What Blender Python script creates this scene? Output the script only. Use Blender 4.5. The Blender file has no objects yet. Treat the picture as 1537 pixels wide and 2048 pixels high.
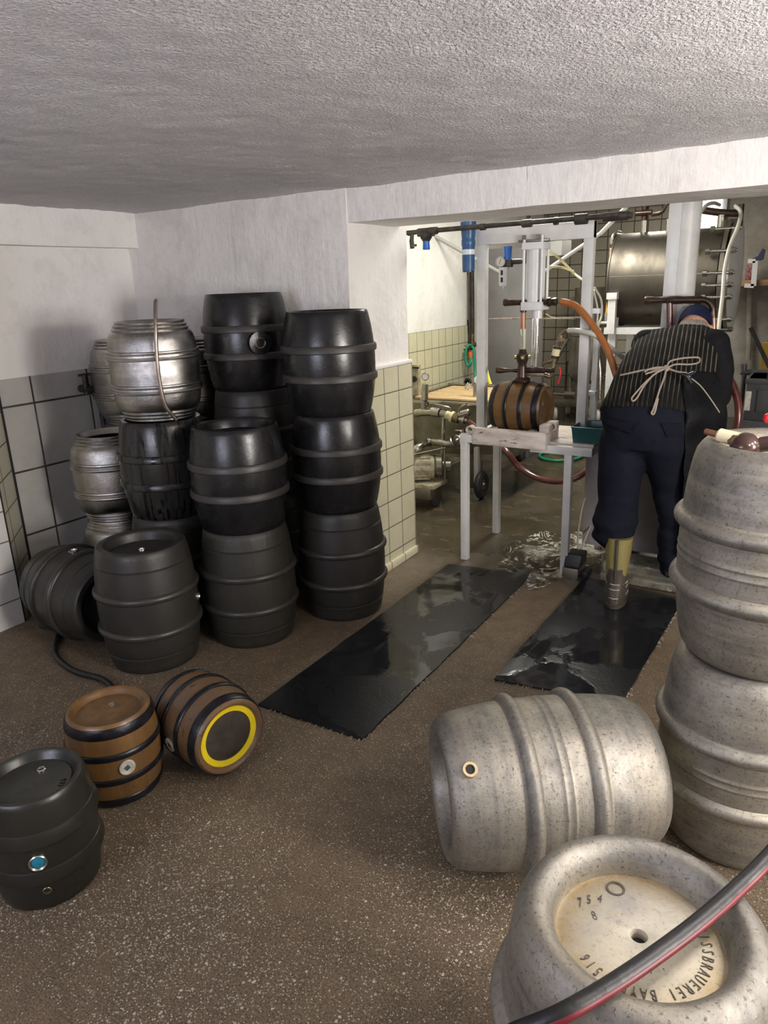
import bpy, bmesh, math, random
from mathutils import Vector, Matrix
from mathutils.bvhtree import BVHTree
random.seed(7)
PI = math.pi
scn = bpy.context.scene
C = scn.collection

# ------------------------------------------------------------------ camera, world, lights, exposure
YAW, PITCH, ROLL, FPX = math.radians(32.1), math.radians(17.23), math.radians(-2.09), 1455.0
EYE = Vector((0, 0, 1.6))
_f = Vector((-math.sin(YAW)*math.cos(PITCH), math.cos(YAW)*math.cos(PITCH), -math.sin(PITCH)))
_r0 = Vector((math.cos(YAW), math.sin(YAW), 0)); _u0 = _r0.cross(_f)
_r = math.cos(ROLL)*_r0 + math.sin(ROLL)*_u0
_u = -math.sin(ROLL)*_r0 + math.cos(ROLL)*_u0
cam = bpy.data.cameras.new('camera'); camo = bpy.data.objects.new('camera', cam); C.objects.link(camo)
camo.matrix_world = Matrix(((_r.x, _u.x, -_f.x, EYE.x), (_r.y, _u.y, -_f.y, EYE.y), (_r.z, _u.z, -_f.z, EYE.z), (0, 0, 0, 1)))
cam.sensor_fit = 'VERTICAL'; cam.sensor_height = 36; cam.lens = FPX/2048*36
cam.clip_start = 0.02
scn.camera = camo

def at(px, py, Y):                       # the point of the plane y = Y seen at a pixel of the photograph
    d = (px-768.5)/FPX*_r - (py-1024)/FPX*_u + _f
    return EYE + d*(Y/d.y)

w = bpy.data.worlds.new('world'); scn.world = w; w.use_nodes = True
w.node_tree.nodes['Background'].inputs[0].default_value = (.75, .8, 1, 1)
w.node_tree.nodes['Background'].inputs[1].default_value = .05

def light(name, kind, loc, energy, color=(1, 1, 1), size=.1, size_y=None, aim=None, spread=None):
    l = bpy.data.lights.new(name, kind); l.energy = energy; l.color = color
    if kind == 'AREA':
        l.size = size
        if size_y: l.shape = 'RECTANGLE'; l.size_y = size_y
        if spread: l.spread = spread
    else: l.shadow_soft_size = size
    o = bpy.data.objects.new(name, l); C.objects.link(o); o.location = loc
    if aim is not None: o.rotation_euler = (Vector(aim)-Vector(loc)).to_track_quat('-Z', 'Y').to_euler()
    return o
# tube lamp close under the ceiling, right of the picture
for i, (lx, ly) in enumerate(((.40, 1.3), (.48, 1.7), (.56, 2.1))):
    light('ceiling_lamp', 'POINT', (lx, ly, 1.62), 13, (1, .94, .88), .05)
# window-like fill added far to the right to brighten the left wall
light('right_fill_light', 'AREA', (2.45, 1.3, 1.45), 85, (1, .95, .9), .7, .9, (-3.2, 2.3, 1.45))
# daylight from an opening behind the camera
light('window_daylight', 'AREA', (-1.6, -1.3, 1.45), 30, (.80, .83, 1), 1.4, .6, (-1.2, 1.2, 2.3))
# back room lamps
light('back_lamp', 'AREA', (-1.75, 5.0, 2.5), 40, (1, .97, .88), .25, 1.4, (-1.75, 5.0, 0))
light('rear_lamp', 'AREA', (-1.6, 7.6, 2.5), 22, (1, .93, .82), .25, 1.3, (-1.6, 7.6, 0))
scn.view_settings.view_transform = 'Standard'
try: scn.view_settings.look = 'None'
except Exception: pass
scn.view_settings.gamma = 1; scn.view_settings.use_curve_mapping = False
scn.view_settings.exposure = 0.42

# ------------------------------------------------------------------ materials
class NT:
    def __init__(s, m):
        s.t = m.node_tree; s.n = s.t.nodes; s.b = s.n['Principled BSDF']
    def new(s, k, **kw):
        x = s.n.new(k)
        for a, v in kw.items(): setattr(x, a, v)
        return x
    def link(s, a, b): s.t.links.new(a, b)
    def val(s, inp, v):
        if hasattr(v, 'is_output'): s.link(v, inp)
        elif isinstance(v, (tuple, list)) and len(v) == 3 and inp.type == 'RGBA': inp.default_value = (*v, 1)
        else: inp.default_value = v
    def coord(s, scale=(1, 1, 1), world=False, rnd=True):
        tc = s.new('ShaderNodeTexCoord')
        if world: src = s.new('ShaderNodeNewGeometry').outputs['Position']
        else: src = tc.outputs['Object']
        if rnd and not world:
            oi = s.new('ShaderNodeObjectInfo'); v = s.new('ShaderNodeVectorMath', operation='MULTIPLY_ADD')
            cb = s.new('ShaderNodeCombineXYZ'); s.link(oi.outputs['Random'], cb.inputs[0]); s.link(oi.outputs['Random'], cb.inputs[1])
            s.link(cb.outputs[0], v.inputs[0]); v.inputs[1].default_value = (17, 31, 0); s.link(src, v.inputs[2]); src = v.outputs[0]
        mp = s.new('ShaderNodeMapping'); s.link(src, mp.inputs[0]); mp.inputs[3].default_value = scale
        return mp.outputs[0]
    def noise(s, vec, scale, detail=4, rough=.6, dist=0):
        n = s.new('ShaderNodeTexNoise'); s.link(vec, n.inputs['Vector']); n.inputs['Scale'].default_value = scale
        n.inputs['Detail'].default_value = detail; n.inputs['Roughness'].default_value = rough; n.inputs['Distortion'].default_value = dist
        return n.outputs[0]
    def vor(s, vec, scale, out='Distance', feature='F1'):
        n = s.new('ShaderNodeTexVoronoi', feature=feature); s.link(vec, n.inputs['Vector']); n.inputs['Scale'].default_value = scale
        return n.outputs[out]
    def ramp(s, f, a, b, lo=0., hi=1.):
        m = s.new('ShaderNodeMapRange'); s.val(m.inputs[0], f); m.inputs[1].default_value = a; m.inputs[2].default_value = b
        m.inputs[3].default_value = lo; m.inputs[4].default_value = hi
        return m.outputs[0]
    def mix(s, f, a, b):
        m = s.new('ShaderNodeMix', data_type='RGBA'); s.val(m.inputs[0], f); s.val(m.inputs[6], a); s.val(m.inputs[7], b); return m.outputs[2]
    def math(s, op, a, b=0., c=0.):
        m = s.new('ShaderNodeMath', operation=op); s.val(m.inputs[0], a); s.val(m.inputs[1], b); s.val(m.inputs[2], c); return m.outputs[0]
    def bump(s, h, strength, dist, normal=None):
        b = s.new('ShaderNodeBump'); b.inputs['Strength'].default_value = strength; b.inputs['Distance'].default_value = dist
        s.val(b.inputs['Height'], h)
        if normal is not None: s.link(normal, b.inputs['Normal'])
        return b.outputs[0]

def newmat(name):
    m = bpy.data.materials.new(name); m.use_nodes = True; return m, NT(m)
def mat(name, col, rough=.5, metal=0., col2=None, nscale=8., lo=.4, hi=.65, bump=0., bscale=40., rough2=None, spots=None, sscale=60., sth=.2, stretch=(1, 1, 1), coat=0., trans=0., emit=None, spec=None):
    m, t = newmat(name); b = t.b; v = t.coord(stretch)
    c = col; n = None
    if col2 is not None or rough2 is not None: n = t.ramp(t.noise(v, nscale, 6, .65), lo, hi)
    if col2 is not None: c = t.mix(n, col, col2)
    if spots is not None:
        k = t.ramp(t.noise(v, sscale, 3, .7), .5+sth, .5+sth+.06)
        c = t.mix(k, c, spots)
    t.val(b.inputs['Base Color'], c)
    b.inputs['Metallic'].default_value = metal
    if rough2 is not None: t.val(b.inputs['Roughness'], t.ramp(n, 0, 1, rough, rough2))
    else: b.inputs['Roughness'].default_value = rough
    if bump: t.link(t.bump(t.noise(v, bscale, 4, .6), bump, .01), b.inputs['Normal'])
    if coat: b.inputs['Coat Weight'].default_value = coat; b.inputs['Coat Roughness'].default_value = .08
    if trans: b.inputs['Transmission Weight'].default_value = trans
    if spec is not None: b.inputs['Specular IOR Level'].default_value = spec
    if emit: b.inputs['Emission Color'].default_value = (*emit[:3], 1); b.inputs['Emission Strength'].default_value = emit[3]
    return m
M = {}
def keg_plastic(name, c1, c2, r1, r2, scratch, wood=False, drips=False):
    m, t = newmat(name); v = t.coord(); b = t.b
    n = t.ramp(t.noise(v, 9, 6, .7), .35, .7)
    c = t.mix(n, c1, c2)
    sc = t.ramp(t.noise(t.coord((1, 1, 5)), 60, 6, .8), .60, .72)
    c = t.mix(t.math('MULTIPLY', sc, .55), c, scratch)
    if drips:
        dv = t.coord((34, 34, .9))
        d = t.ramp(t.noise(dv, 1.5, 2, .5), .53, .57)
        c = t.mix(d, c, (.004, .004, .004))
        t.val(b.inputs['Roughness'], t.math('ADD', t.ramp(n, 0, 1, r1, r2), t.math('MULTIPLY', d, -.14)))
    else: t.val(b.inputs['Roughness'], t.ramp(n, 0, 1, r1, r2))
    t.val(b.inputs['Base Color'], c)
    h = t.noise(t.coord((1, 1, .12)) if wood else v, 60 if wood else 70, 5, .7)
    t.link(t.bump(h, .5 if wood else .25, .004 if wood else .002), b.inputs['Normal'])
    return m
M['kegA'] = keg_plastic('grey rubbery keg plastic', (.026, .0242, .0205), (.0135, .0125, .011), .38, .55, (.12, .1, .085))
M['kegAw'] = keg_plastic('wood grained keg plastic', (.03, .028, .022), (.014, .013, .011), .4, .58, (.1, .09, .075), wood=True)
M['kegB'] = keg_plastic('glossy black keg plastic', (.0085, .0083, .0095), (.0135, .013, .0135), .2, .33, (.11, .1, .095))
M['kegBw'] = keg_plastic('wet black keg plastic', (.024, .0225, .021), (.013, .0125, .012), .22, .32, (.06, .06, .055), drips=True)
M['hoopA'] = keg_plastic('scuffed hoop', (.036, .033, .029), (.021, .02, .018), .32, .48, (.17, .14, .12))
M['hoopB'] = keg_plastic('worn hoop', (.042, .038, .034), (.03, .027, .025), .38, .52, (.17, .14, .13))
M['kegS'] = keg_plastic('small dark cask plastic', (.022, .0215, .017), (.013, .013, .011), .26, .42, (.08, .08, .065))
M['steel'] = mat('steel fitting', (.62, .6, .56), .25, 1, (.4, .38, .35), 30, bump=.05)
M['brass'] = mat('brass fitting', (.5, .42, .22), .35, 1, (.3, .25, .13), 20)

def alu(name, c1, c2, stain, r1, r2, specks=.6, metal=.7, radial=False):
    m, t = newmat(name); v = t.coord(); b = t.b
    n = t.ramp(t.noise(v, 11, 8, .72, .4), .36, .64)
    c = t.mix(n, c1, c2)
    bd = t.ramp(t.noise(t.coord((.35, .35, 5)), 5, 3, .6), .42, .6)
    c = t.mix(t.math('MULTIPLY', bd, .5), c, tuple(x*k for x, k in zip(c1, (1.3, 1.24, 1.12))))
    if radial:
        sx = t.new('ShaderNodeSeparateXYZ'); tc = t.new('ShaderNodeTexCoord'); t.link(tc.outputs['Object'], sx.inputs[0])
        rr = t.math('SQRT', t.math('ADD', t.math('MULTIPLY', sx.outputs[0], sx.outputs[0]), t.math('MULTIPLY', sx.outputs[1], sx.outputs[1])))
        rs = t.math('MULTIPLY', t.ramp(rr, .085, .137), t.ramp(t.noise(v, 14, 5, .7), .3, .62))
        c = t.mix(rs, c, (.50, .36, .17))
    st = t.ramp(t.noise(t.coord((1, 1, .35)), 11, 5, .7), .55, .75)
    c = t.mix(t.math('MULTIPLY', st, .6), c, stain)
    sp = t.ramp(t.noise(t.coord((1, 1, 1)), 120, 6, .82), .55, .63)
    c = t.mix(t.math('MULTIPLY', sp, specks), c, (.06, .055, .045))
    ln = t.ramp(t.noise(t.coord((.6, .6, 9)), 42, 5, .75), .60, .70)
    c = t.mix(t.math('MULTIPLY', ln, .4*specks), c, (.13, .12, .1))
    t.val(b.inputs['Base Color'], c)
    b.inputs['Metallic'].default_value = metal
    t.val(b.inputs['Roughness'], t.ramp(n, 0, 1, r1, r2))
    t.link(t.bump(t.noise(v, 120, 6, .8), .5, .0025), b.inputs['Normal'])
    return m
M['alu'] = alu('dull scratched aluminium', (.345, .327, .29), (.185, .176, .16), (.35, .30, .225), .38, .54, .8)
M['aluhead'] = alu('lime stained aluminium', (.60, .565, .47), (.42, .41, .385), (.52, .38, .19), .45, .6, .35, .6, True)
M['alub'] = alu('bright fluted aluminium', (.52, .51, .50), (.30, .295, .29), (.2, .185, .175), .12, .27, .4, 1.)
M['rod'] = mat('dull pinkish steel', (.42, .35, .31), .35, .9, (.3, .24, .2), 30)
def cask_brown():
    m, t = newmat('brown cask plastic'); v = t.coord((1, 1, .25)); b = t.b
    n = t.ramp(t.noise(v, 26, 5, .65), .35, .7)
    c = t.mix(n, (.155, .078, .024), (.085, .044, .016))
    d = t.ramp(t.noise(t.coord(), 9, 5, .7), .52, .72)
    c = t.mix(t.math('MULTIPLY', d, .55), c, (.085, .06, .036))
    t.val(b.inputs['Base Color'], c); t.val(b.inputs['Roughness'], t.ramp(n, 0, 1, .3, .48))
    t.link(t.bump(t.noise(v, 70, 5, .6), .3, .002), b.inputs['Normal']); return m
M['brown'] = cask_brown()
M['brownd'] = mat('muddy brown cask plastic', (.105, .066, .04), .4, 0, (.16, .083, .03), 7, bump=.2, spots=(.05, .03, .02), sscale=22, sth=.12)
M['band'] = mat('black cask band', (.006, .006, .0085), .3, 0, (.018, .0185, .024), 14, lo=.5, hi=.75, rough2=.5, bump=.15, spec=.35)
M['bung'] = mat('worn white bung', (.55, .54, .48), .5, 0, (.33, .31, .27), 25, bump=.2)
M['blue'] = mat('blue bung', (.02, .26, .38), .4, 0, (.01, .15, .24), 30)
M['yellow'] = mat('yellow ring paint', (.72, .56, .015), .35, 0, (.62, .45, .01), 9)
M['mud'] = mat('dark muddy head', (.05, .04, .03), .5, 0, (.025, .02, .017), 12, bump=.3)
M['dark'] = mat('dark hole', (.006, .006, .006), .6)
M['stamp'] = mat('stamped lettering', (.16, .15, .13), .5, .6)
# plaster, tiles, floor
def plaster(name, base, dirt, bstr, bscale, dscale=5., streak=False):
    m, t = newmat(name); v = t.coord(world=True); b = t.b
    n = t.ramp(t.noise(v, dscale, 6, .7), .5, .85)
    c = t.mix(n, base, dirt)
    sp = t.ramp(t.noise(v, 38, 3, .7), .74, .78)
    c = t.mix(t.math('MULTIPLY', sp, .5), c, (.25, .22, .19))
    t.val(b.inputs['Base Color'], c); b.inputs['Roughness'].default_value = .75
    h = t.noise(v, bscale, 6, .62)
    nn = t.bump(h, bstr, .012)
    nn = t.bump(t.noise(v, 5, 3, .6), .3, .04, nn)
    nn = t.bump(t.noise(t.coord((1, 1, .16), world=True), 26, 4, .7), .28, .012, nn)
    cn = t.noise(t.coord((1, 1, .4), world=True), 2.2, 3, .55); cr = t.math('MULTIPLY', t.ramp(t.math('ABSOLUTE', t.math('SUBTRACT', cn, .5)), .0035, .001), t.ramp(t.noise(v, 1.9, 2), .66, .7))
    t.val(b.inputs['Base Color'], t.mix(t.math('MULTIPLY', cr, .4), c, (.3, .27, .25)))
    nn = t.bump(t.math('MULTIPLY', cr, -1.), .6, .006, nn)
    t.link(nn, b.inputs['Normal']); return m
M['wall'] = plaster('white limewash wall', (.78, .755, .73), (.6, .57, .54), .28, 30)
M['wallb'] = plaster('back room white wall', (.8, .79, .75), (.62, .6, .5), .2, 30)
M['wallgrey'] = mat('old grey wall', (.42, .4, .36), .8, 0, (.28, .26, .22), 4, bump=.2)
def ceiling_mat():
    m, t = newmat('rough sprayed ceiling'); b = t.b
    v = t.coord(world=True); n = t.ramp(t.noise(v, 3, 5, .7), .4, .8)
    c = t.mix(n, (.86, .83, .84), (.74, .71, .72))
    c = t.mix(t.ramp(t.noise(v, 108, 3, .62), .40, .62, .34, 0), c, (.5, .47, .48))  # hollows of the grain darkened in the colour, imitating their shading
    sp = t.ramp(t.noise(v, 26, 4, .75), .70, .76)
    c = t.mix(t.math('MULTIPLY', sp, .35), c, (.3, .25, .21))
    t.val(b.inputs['Base Color'], c); b.inputs['Roughness'].default_value = .8
    h1 = t.noise(v, 108, 3, .62); h2 = t.noise(t.coord((1, 1.8, 1), world=True), 16, 8, .78, .5)
    nn = t.bump(h2, .5, .03); nn = t.bump(h1, 1., .018, nn)
    t.link(nn, b.inputs['Normal']); return m
M['ceiling'] = ceiling_mat()
def tiles(name, axis, w, h, o1, o2, c1, c2, grout, mort, rough=.3, mottle=.12):
    m, t = newmat(name); b = t.b
    g = t.new('ShaderNodeNewGeometry'); sx = t.new('ShaderNodeSeparateXYZ'); t.link(g.outputs['Position'], sx.inputs[0])
    cb = t.new('ShaderNodeCombineXYZ')
    t.link(t.math('ADD', sx.outputs[axis], o1), cb.inputs[0]); t.link(t.math('ADD', sx.outputs[2], o2), cb.inputs[1])
    br = t.new('ShaderNodeTexBrick', offset=0., squash=1.); t.link(cb.outputs[0], br.inputs['Vector'])
    br.inputs['Scale'].default_value = 1; br.inputs['Brick Width'].default_value = w; br.inputs['Row Height'].default_value = h
    br.inputs['Mortar Size'].default_value = mort; br.inputs['Mortar Smooth'].default_value = .2; br.inputs['Bias'].default_value = 0
    br.inputs['Color1'].default_value = (*c1, 1); br.inputs['Color2'].default_value = (*c2, 1); br.inputs['Mortar'].default_value = (*grout, 1)
    v = t.coord(world=True)
    d = t.ramp(t.noise(v, 6, 6, .7), .45, .8)
    c = t.mix(t.math('MULTIPLY', d, mottle*3), br.outputs['Color'], tuple(x*.55 for x in c1))
    t.val(b.inputs['Base Color'], c)
    t.val(b.inputs['Roughness'], t.math('ADD', t.ramp(br.outputs['Fac'], 0, 1, rough, .8), t.math('MULTIPLY', d, .12)))
    hgt = t.math('MULTIPLY', br.outputs['Fac'], -1.)
    t.link(t.bump(hgt, .6, .002), b.inputs['Normal']); return m
CREAM = (.56, .53, .38); CREAM2 = (.54, .505, .355)
M['tile_reveal'] = tiles('cream wall tiles reveal', 1, .1555, .1555, -3.72+.1555*30, .0545+.1555*3, CREAM, CREAM2, (.11, .09, .07), .0035)
M['tile_back'] = tiles('cream wall tiles back room', 1, .129, .152, -5.2785+.129*60, -1.235+.152*15, (.62, .60, .42), (.6, .575, .4), (.17, .15, .11), .0035)
M['tile_rear'] = tiles('beige wall tiles rear', 0, .152, .152, 5.0, .05, (.40, .365, .285), (.385, .35, .27), (.07, .055, .045), .006, .35)
M['tile_grey'] = tiles('large grey marbled tiles', 1, .355, .352, -2.36+.355*20, .345, (.46, .445, .42), (.44, .425, .40), (.035, .03, .028), .006, .3, .16)
M['tile_white'] = tiles('white wall tiles', 1, .155, .155, .07+3.1, .02+.31, (.6, .585, .55), (.58, .565, .53), (.12, .1, .08), .0035, .3)

def floor_mat():
    m, t = newmat('worn exposed aggregate floor'); b = t.b
    v = t.coord(world=True)
    g = t.new('ShaderNodeNewGeometry'); sx = t.new('ShaderNodeSeparateXYZ'); t.link(g.outputs['Position'], sx.inputs[0])
    big = t.noise(v, 1.7, 5, .6); mid = t.noise(v, 9, 6, .7)
    c = t.mix(t.ramp(big, .35, .65), (.15, .103, .06), (.122, .09, .056))
    c = t.mix(t.ramp(mid, .42, .7, 0, .8), c, (.052, .037, .024))
    fine = t.noise(v, 150, 4, .8)
    c = t.mix(t.ramp(fine, .42, .62, 0, .85), c, (.25, .18, .11))
    c = t.mix(t.ramp(t.noise(v, 210, 3, .75), .50, .60, 0, .85), c, (.022, .017, .012))
    c = t.mix(t.ramp(t.noise(v, 330, 2, .7), .60, .68, 0, .7), c, (.34, .29, .22))
    vd2 = t.vor(v, 210); vc2 = t.vor(v, 210, 'Color'); se2 = t.new('ShaderNodeSeparateColor'); t.link(vc2, se2.inputs[0])
    # pale pebbles, denser in the worn front of the room
    vd = t.vor(v, 95); vc = t.vor(v, 95, 'Color')
    sep = t.new('ShaderNodeSeparateColor'); t.link(vc, sep.inputs[0])
    worn = t.math('MULTIPLY', t.ramp(big, .3, .6), t.ramp(sx.outputs[1], 3.3, .6))
    thr = t.math('SUBTRACT', 1.0, t.math('MULTIPLY', t.math('ADD', worn, .25), .36))
    peb = t.math('MULTIPLY', t.math('GREATER_THAN', sep.outputs[0], t.math('ADD', thr, .225)), t.ramp(vd, .44, .22))
    peb2 = t.math('MULTIPLY', t.math('GREATER_THAN', se2.outputs[0], t.math('ADD', thr, .085)), t.ramp(vd2, .48, .3))
    peb = t.math('MAXIMUM', peb, peb2)
    c = t.mix(peb, c, t.mix(sep.outputs[1], (.42, .36, .28), (.62, .58, .5)))
    # wet floor in the back room
    wet = t.math('MULTIPLY', t.ramp(t.math('ADD', sx.outputs[1], t.math('MULTIPLY', mid, .5)), 3.75, 4.15), 1.)
    cw = t.mix(t.ramp(t.noise(v, 3.2, 6, .7), .35, .7), (.085, .068, .042), (.045, .037, .026))
    patch = t.ramp(t.noise(t.coord((1, 2, 1), world=True), 5.5, 5, .62), .60, .64)
    cw = t.mix(t.math('MULTIPLY', patch, .35), cw, (.2, .145, .075))
    c = t.mix(wet, c, cw)
    t.val(b.inputs['Base Color'], c)
    pud = t.ramp(t.noise(v, 2.6, 4, .6), .42, .5)
    rd = t.ramp(mid, .3, .7, .42, .68)
    rw = t.ramp(t.math('MULTIPLY', pud, t.math('SUBTRACT', 1., patch)), 0, 1, .34, .06)
    rmix = t.new('ShaderNodeMix'); t.val(rmix.inputs[0], wet); t.val(rmix.inputs[2], rd); t.val(rmix.inputs[3], rw)
    t.link(rmix.outputs[0], b.inputs['Roughness'])
    hh = t.math('ADD', t.math('MULTIPLY', fine, t.ramp(wet, 0, 1, 1., .12)), t.math('MULTIPLY', peb, .3))
    t.link(t.bump(hh, .6, .005), b.inputs['Normal'])
    return m
M['floor'] = floor_mat()
def mat_rubber():
    m, t = newmat('wet black rubber'); b = t.b; v = t.coord(world=True)
    n = t.noise(v, 2.6, 5, .55, .5); p = t.ramp(n, .47, .51)
    t.val(b.inputs['Base Color'], t.mix(p, (.008, .008, .0095), (.013, .0135, .015)))
    t.val(b.inputs['Roughness'], t.ramp(p, 0, 1, .33, .06))
    hh = t.math('MULTIPLY', t.noise(v, 60, 5, .7), t.ramp(p, 0, 1, 1, .1))
    nn = t.bump(hh, .35, .004)
    t.link(t.bump(t.noise(v, 5, 2, .5), .12, .03, nn), b.inputs['Normal']); return m
M['rubber'] = mat_rubber()
M['thread'] = mat('frayed thread', (.5, .45, .38), .8)
M['hoseblack'] = mat('black rubber hose', (.009, .009, .011), .45, 0, (.016, .015, .015), 20, bump=.15)
M['hosered'] = mat('red hose stripe', (.17, .014, .022), .45, 0, (.1, .01, .014), 20)
M['white'] = mat('white painted steel', (.60, .60, .585), .4, 0, (.5, .49, .47), 6, bump=.1, spots=(.3, .2, .14), sscale=30, sth=.2)
M['whitew'] = mat('stained white paint', (.55, .5, .45), .6, 0, (.38, .31, .27), 26, bump=.4, spots=(.13, .07, .05), sscale=24, sth=.11, stretch=(.35, 1, 1))
M['cyl'] = mat('white cylinder enamel', (.66, .67, .67), .3, 0, (.58, .58, .57), 5)
M['chrome'] = mat('chromed rod', (.8, .8, .8), .08, 1)
M['bronze'] = mat('dark bronze fitting', (.075, .045, .032), .3, .6, (.03, .02, .016), 30, bump=.1)
M['bronzel'] = mat('aged brass fitting', (.26, .2, .12), .38, .8, (.12, .09, .06), 40, bump=.1)
M['amber'] = mat('beer filled hose', (.36, .13, .035), .22, 0, (.27, .085, .02), 12, coat=.5)
M['redbrown'] = mat('red brown rubber hose', (.115, .028, .022), .25, 0, (.07, .018, .015), 18, coat=.3)
M['glass'] = mat('clear sight glass', (.85, .88, .85), .05, 0, trans=.9)
M['cream'] = mat('cream plastic hose', (.66, .6, .36), .4)
M['clear'] = mat('milky clear hose', (.52, .51, .45), .3, 0, (.42, .40, .34), 10, coat=.3)
M['rope'] = mat('pale cord', (.5, .44, .34), .8, 0, (.3, .26, .2), 60, bump=.4)
M['greenhose'] = mat('green garden hose', (.01, .25, .15), .35)
M['yellowhose'] = mat('yellow garden hose', (.7, .66, .08), .4)
M['orange'] = mat('orange coupling', (.75, .16, .04), .4)
M['bluepl'] = mat('blue filter housing', (.018, .075, .2), .35, 0, (.03, .09, .2), 14, spots=(.2, .12, .08), sscale=20, sth=.22)
M['bluekn'] = mat('bright blue knob', (.015, .11, .45), .35)
M['label'] = mat('pale printed label', (.6, .65, .7), .4)
M['pipeblack'] = mat('black iron pipe', (.025, .022, .02), .45, .3, (.07, .06, .05), 15, bump=.2)
M['sst'] = mat('polished stainless pipework', (.52, .49, .44), .2, 1, (.36, .34, .3), 12, rough2=.34, bump=.05)
M['tanksteel'] = mat('brushed stainless steel', (.125, .11, .088), .42, .85, (.08, .07, .058), 5, rough2=.55, bump=.04, stretch=(1, 1, .3), spots=(.07, .05, .03), sscale=7, sth=.16)
M['sstd'] = mat('grimy stainless steel', (.34, .32, .26), .3, .9, (.19, .175, .14), 5, rough2=.45, bump=.05)
M['slat'] = mat('pale wooden slats', (.74, .55, .31), .5, 0, (.55, .36, .17), 8, bump=.2, stretch=(.5, 4, 1))
M['cab'] = mat('grey painted cabinet', (.205, .2, .197), .45, 0, (.165, .16, .158), 3, bump=.05)
M['cabl'] = mat('light grey cabinet edge', (.4, .4, .38), .5)
M['castor'] = mat('white castor wheel', (.6, .58, .52), .45)
M['tyre'] = mat('black rubber tyre', (.016, .016, .017), .5, 0, (.03, .03, .03), 30, bump=.3)
M['teal'] = mat('dark teal plastic tray', (.008, .06, .065), .32, 0, (.012, .085, .085), 6)
M['crate'] = mat('dark grey plastic crate', (.035, .036, .04), .45, 0, (.06, .06, .065), 7)
M['red'] = mat('bright red plastic', (.75, .012, .02), .3)
M['redm'] = mat('maroon box', (.16, .02, .035), .5, 0, (.32, .2, .2), 30)
M['navy'] = mat('navy blue plastic', (.015, .018, .09), .4)
M['woodshelf'] = mat('wooden shelf board', (.34, .2, .09), .6, 0, (.25, .14, .06), 10)
M['ochre'] = mat('ochre plastic sheet', (.42, .26, .035), .5)
M['concrete'] = mat('old wet concrete', (.2, .19, .145), .4, 0, (.06, .055, .04), 9, bump=.5, rough2=.2, spots=(.4, .38, .3), sscale=14, sth=.12)
M['panel'] = mat('grey steel panel', (.30, .275, .27), .45, 0, (.22, .2, .195), 3, bump=.1, spots=(.1, .08, .07), sscale=30, sth=.2)
M['pumpc'] = mat('dirty cream pump paint', (.46, .42, .3), .5, 0, (.22, .18, .11), 22, bump=.3)
M['gauge'] = mat('gauge face', (.62, .61, .57), .35)
M['handle'] = mat('ivory tool handle', (.8, .72, .5), .4, 0, (.72, .6, .36), 6)
M['woodtool'] = mat('brown wooden peg', (.2, .085, .035), .45, 0, (.13, .05, .025), 20, bump=.1)
M['mallet'] = mat('dark polished mallet', (.06, .032, .026), .22, .2, (.04, .022, .02), 10)
M['foam'] = None
def foam_mat():
    m, t = newmat('beer foam on wet floor'); b = t.b; v = t.coord(world=True)
    n = t.noise(v, 4.2, 4, .55, 1.2)
    line = t.math('ABSOLUTE', t.math('SUBTRACT', t.math('FRACT', t.math('MULTIPLY', n, 7.)), .5))
    big = t.ramp(t.noise(v, 3.0, 5, .62), .53, .64)
    a = t.math('MAXIMUM', t.math('MULTIPLY', t.ramp(line, .16, .05), t.ramp(t.noise(v, 7, 3, .6), .4, .55)), t.math('MULTIPLY', big, t.ramp(t.noise(v, 40, 4, .7), .3, .6)))
    t.val(b.inputs['Base Color'], t.mix(a, (.06, .05, .033), (.62, .6, .52)))
    t.val(b.inputs['Roughness'], t.ramp(a, 0, 1, .07, .5)); return m
M['foam'] = foam_mat()
M['pane'] = mat('bright window pane', (.9, .9, .9), .3, emit=(.95, .97, 1, 2.2))
M['sweater'] = None
M['trouser'] = mat('navy work trousers', (.0055, .0064, .0125), .85, 0, (.0085, .0095, .0165), 9, bump=.5, bscale=22, spec=.12)
M['flap'] = mat('navy pocket flap', (.016, .0175, .027), .85, spec=.12)
M['apron'] = mat('black rubber apron', (.012, .0125, .015), .27, 0, (.02, .021, .024), 5, bump=.25, bscale=14, spots=(.4, .4, .38), sscale=34, sth=.25)
M['strap'] = mat('beige apron string', (.3, .25, .2), .7)
M['skin'] = mat('skin', (.55, .33, .24), .5, 0, (.48, .26, .18), 20)
M['hair'] = mat('short grey hair', (.3, .26, .22), .8, 0, (.18, .15, .12), 80, bump=.5)
M['cap'] = mat('navy knit cap', (.009, .013, .042), .85, 0, (.014, .018, .05), 40, bump=.3, spec=.15)
M['boot'] = mat('olive rubber boot', (.235, .20, .075), .38, 0, (.18, .15, .05), 7, spots=(.06, .045, .02), sscale=13, sth=.16)
M['bootd'] = mat('dark boot foot', (.065, .055, .045), .42, 0, (.04, .034, .028), 16, bump=.2)

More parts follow.
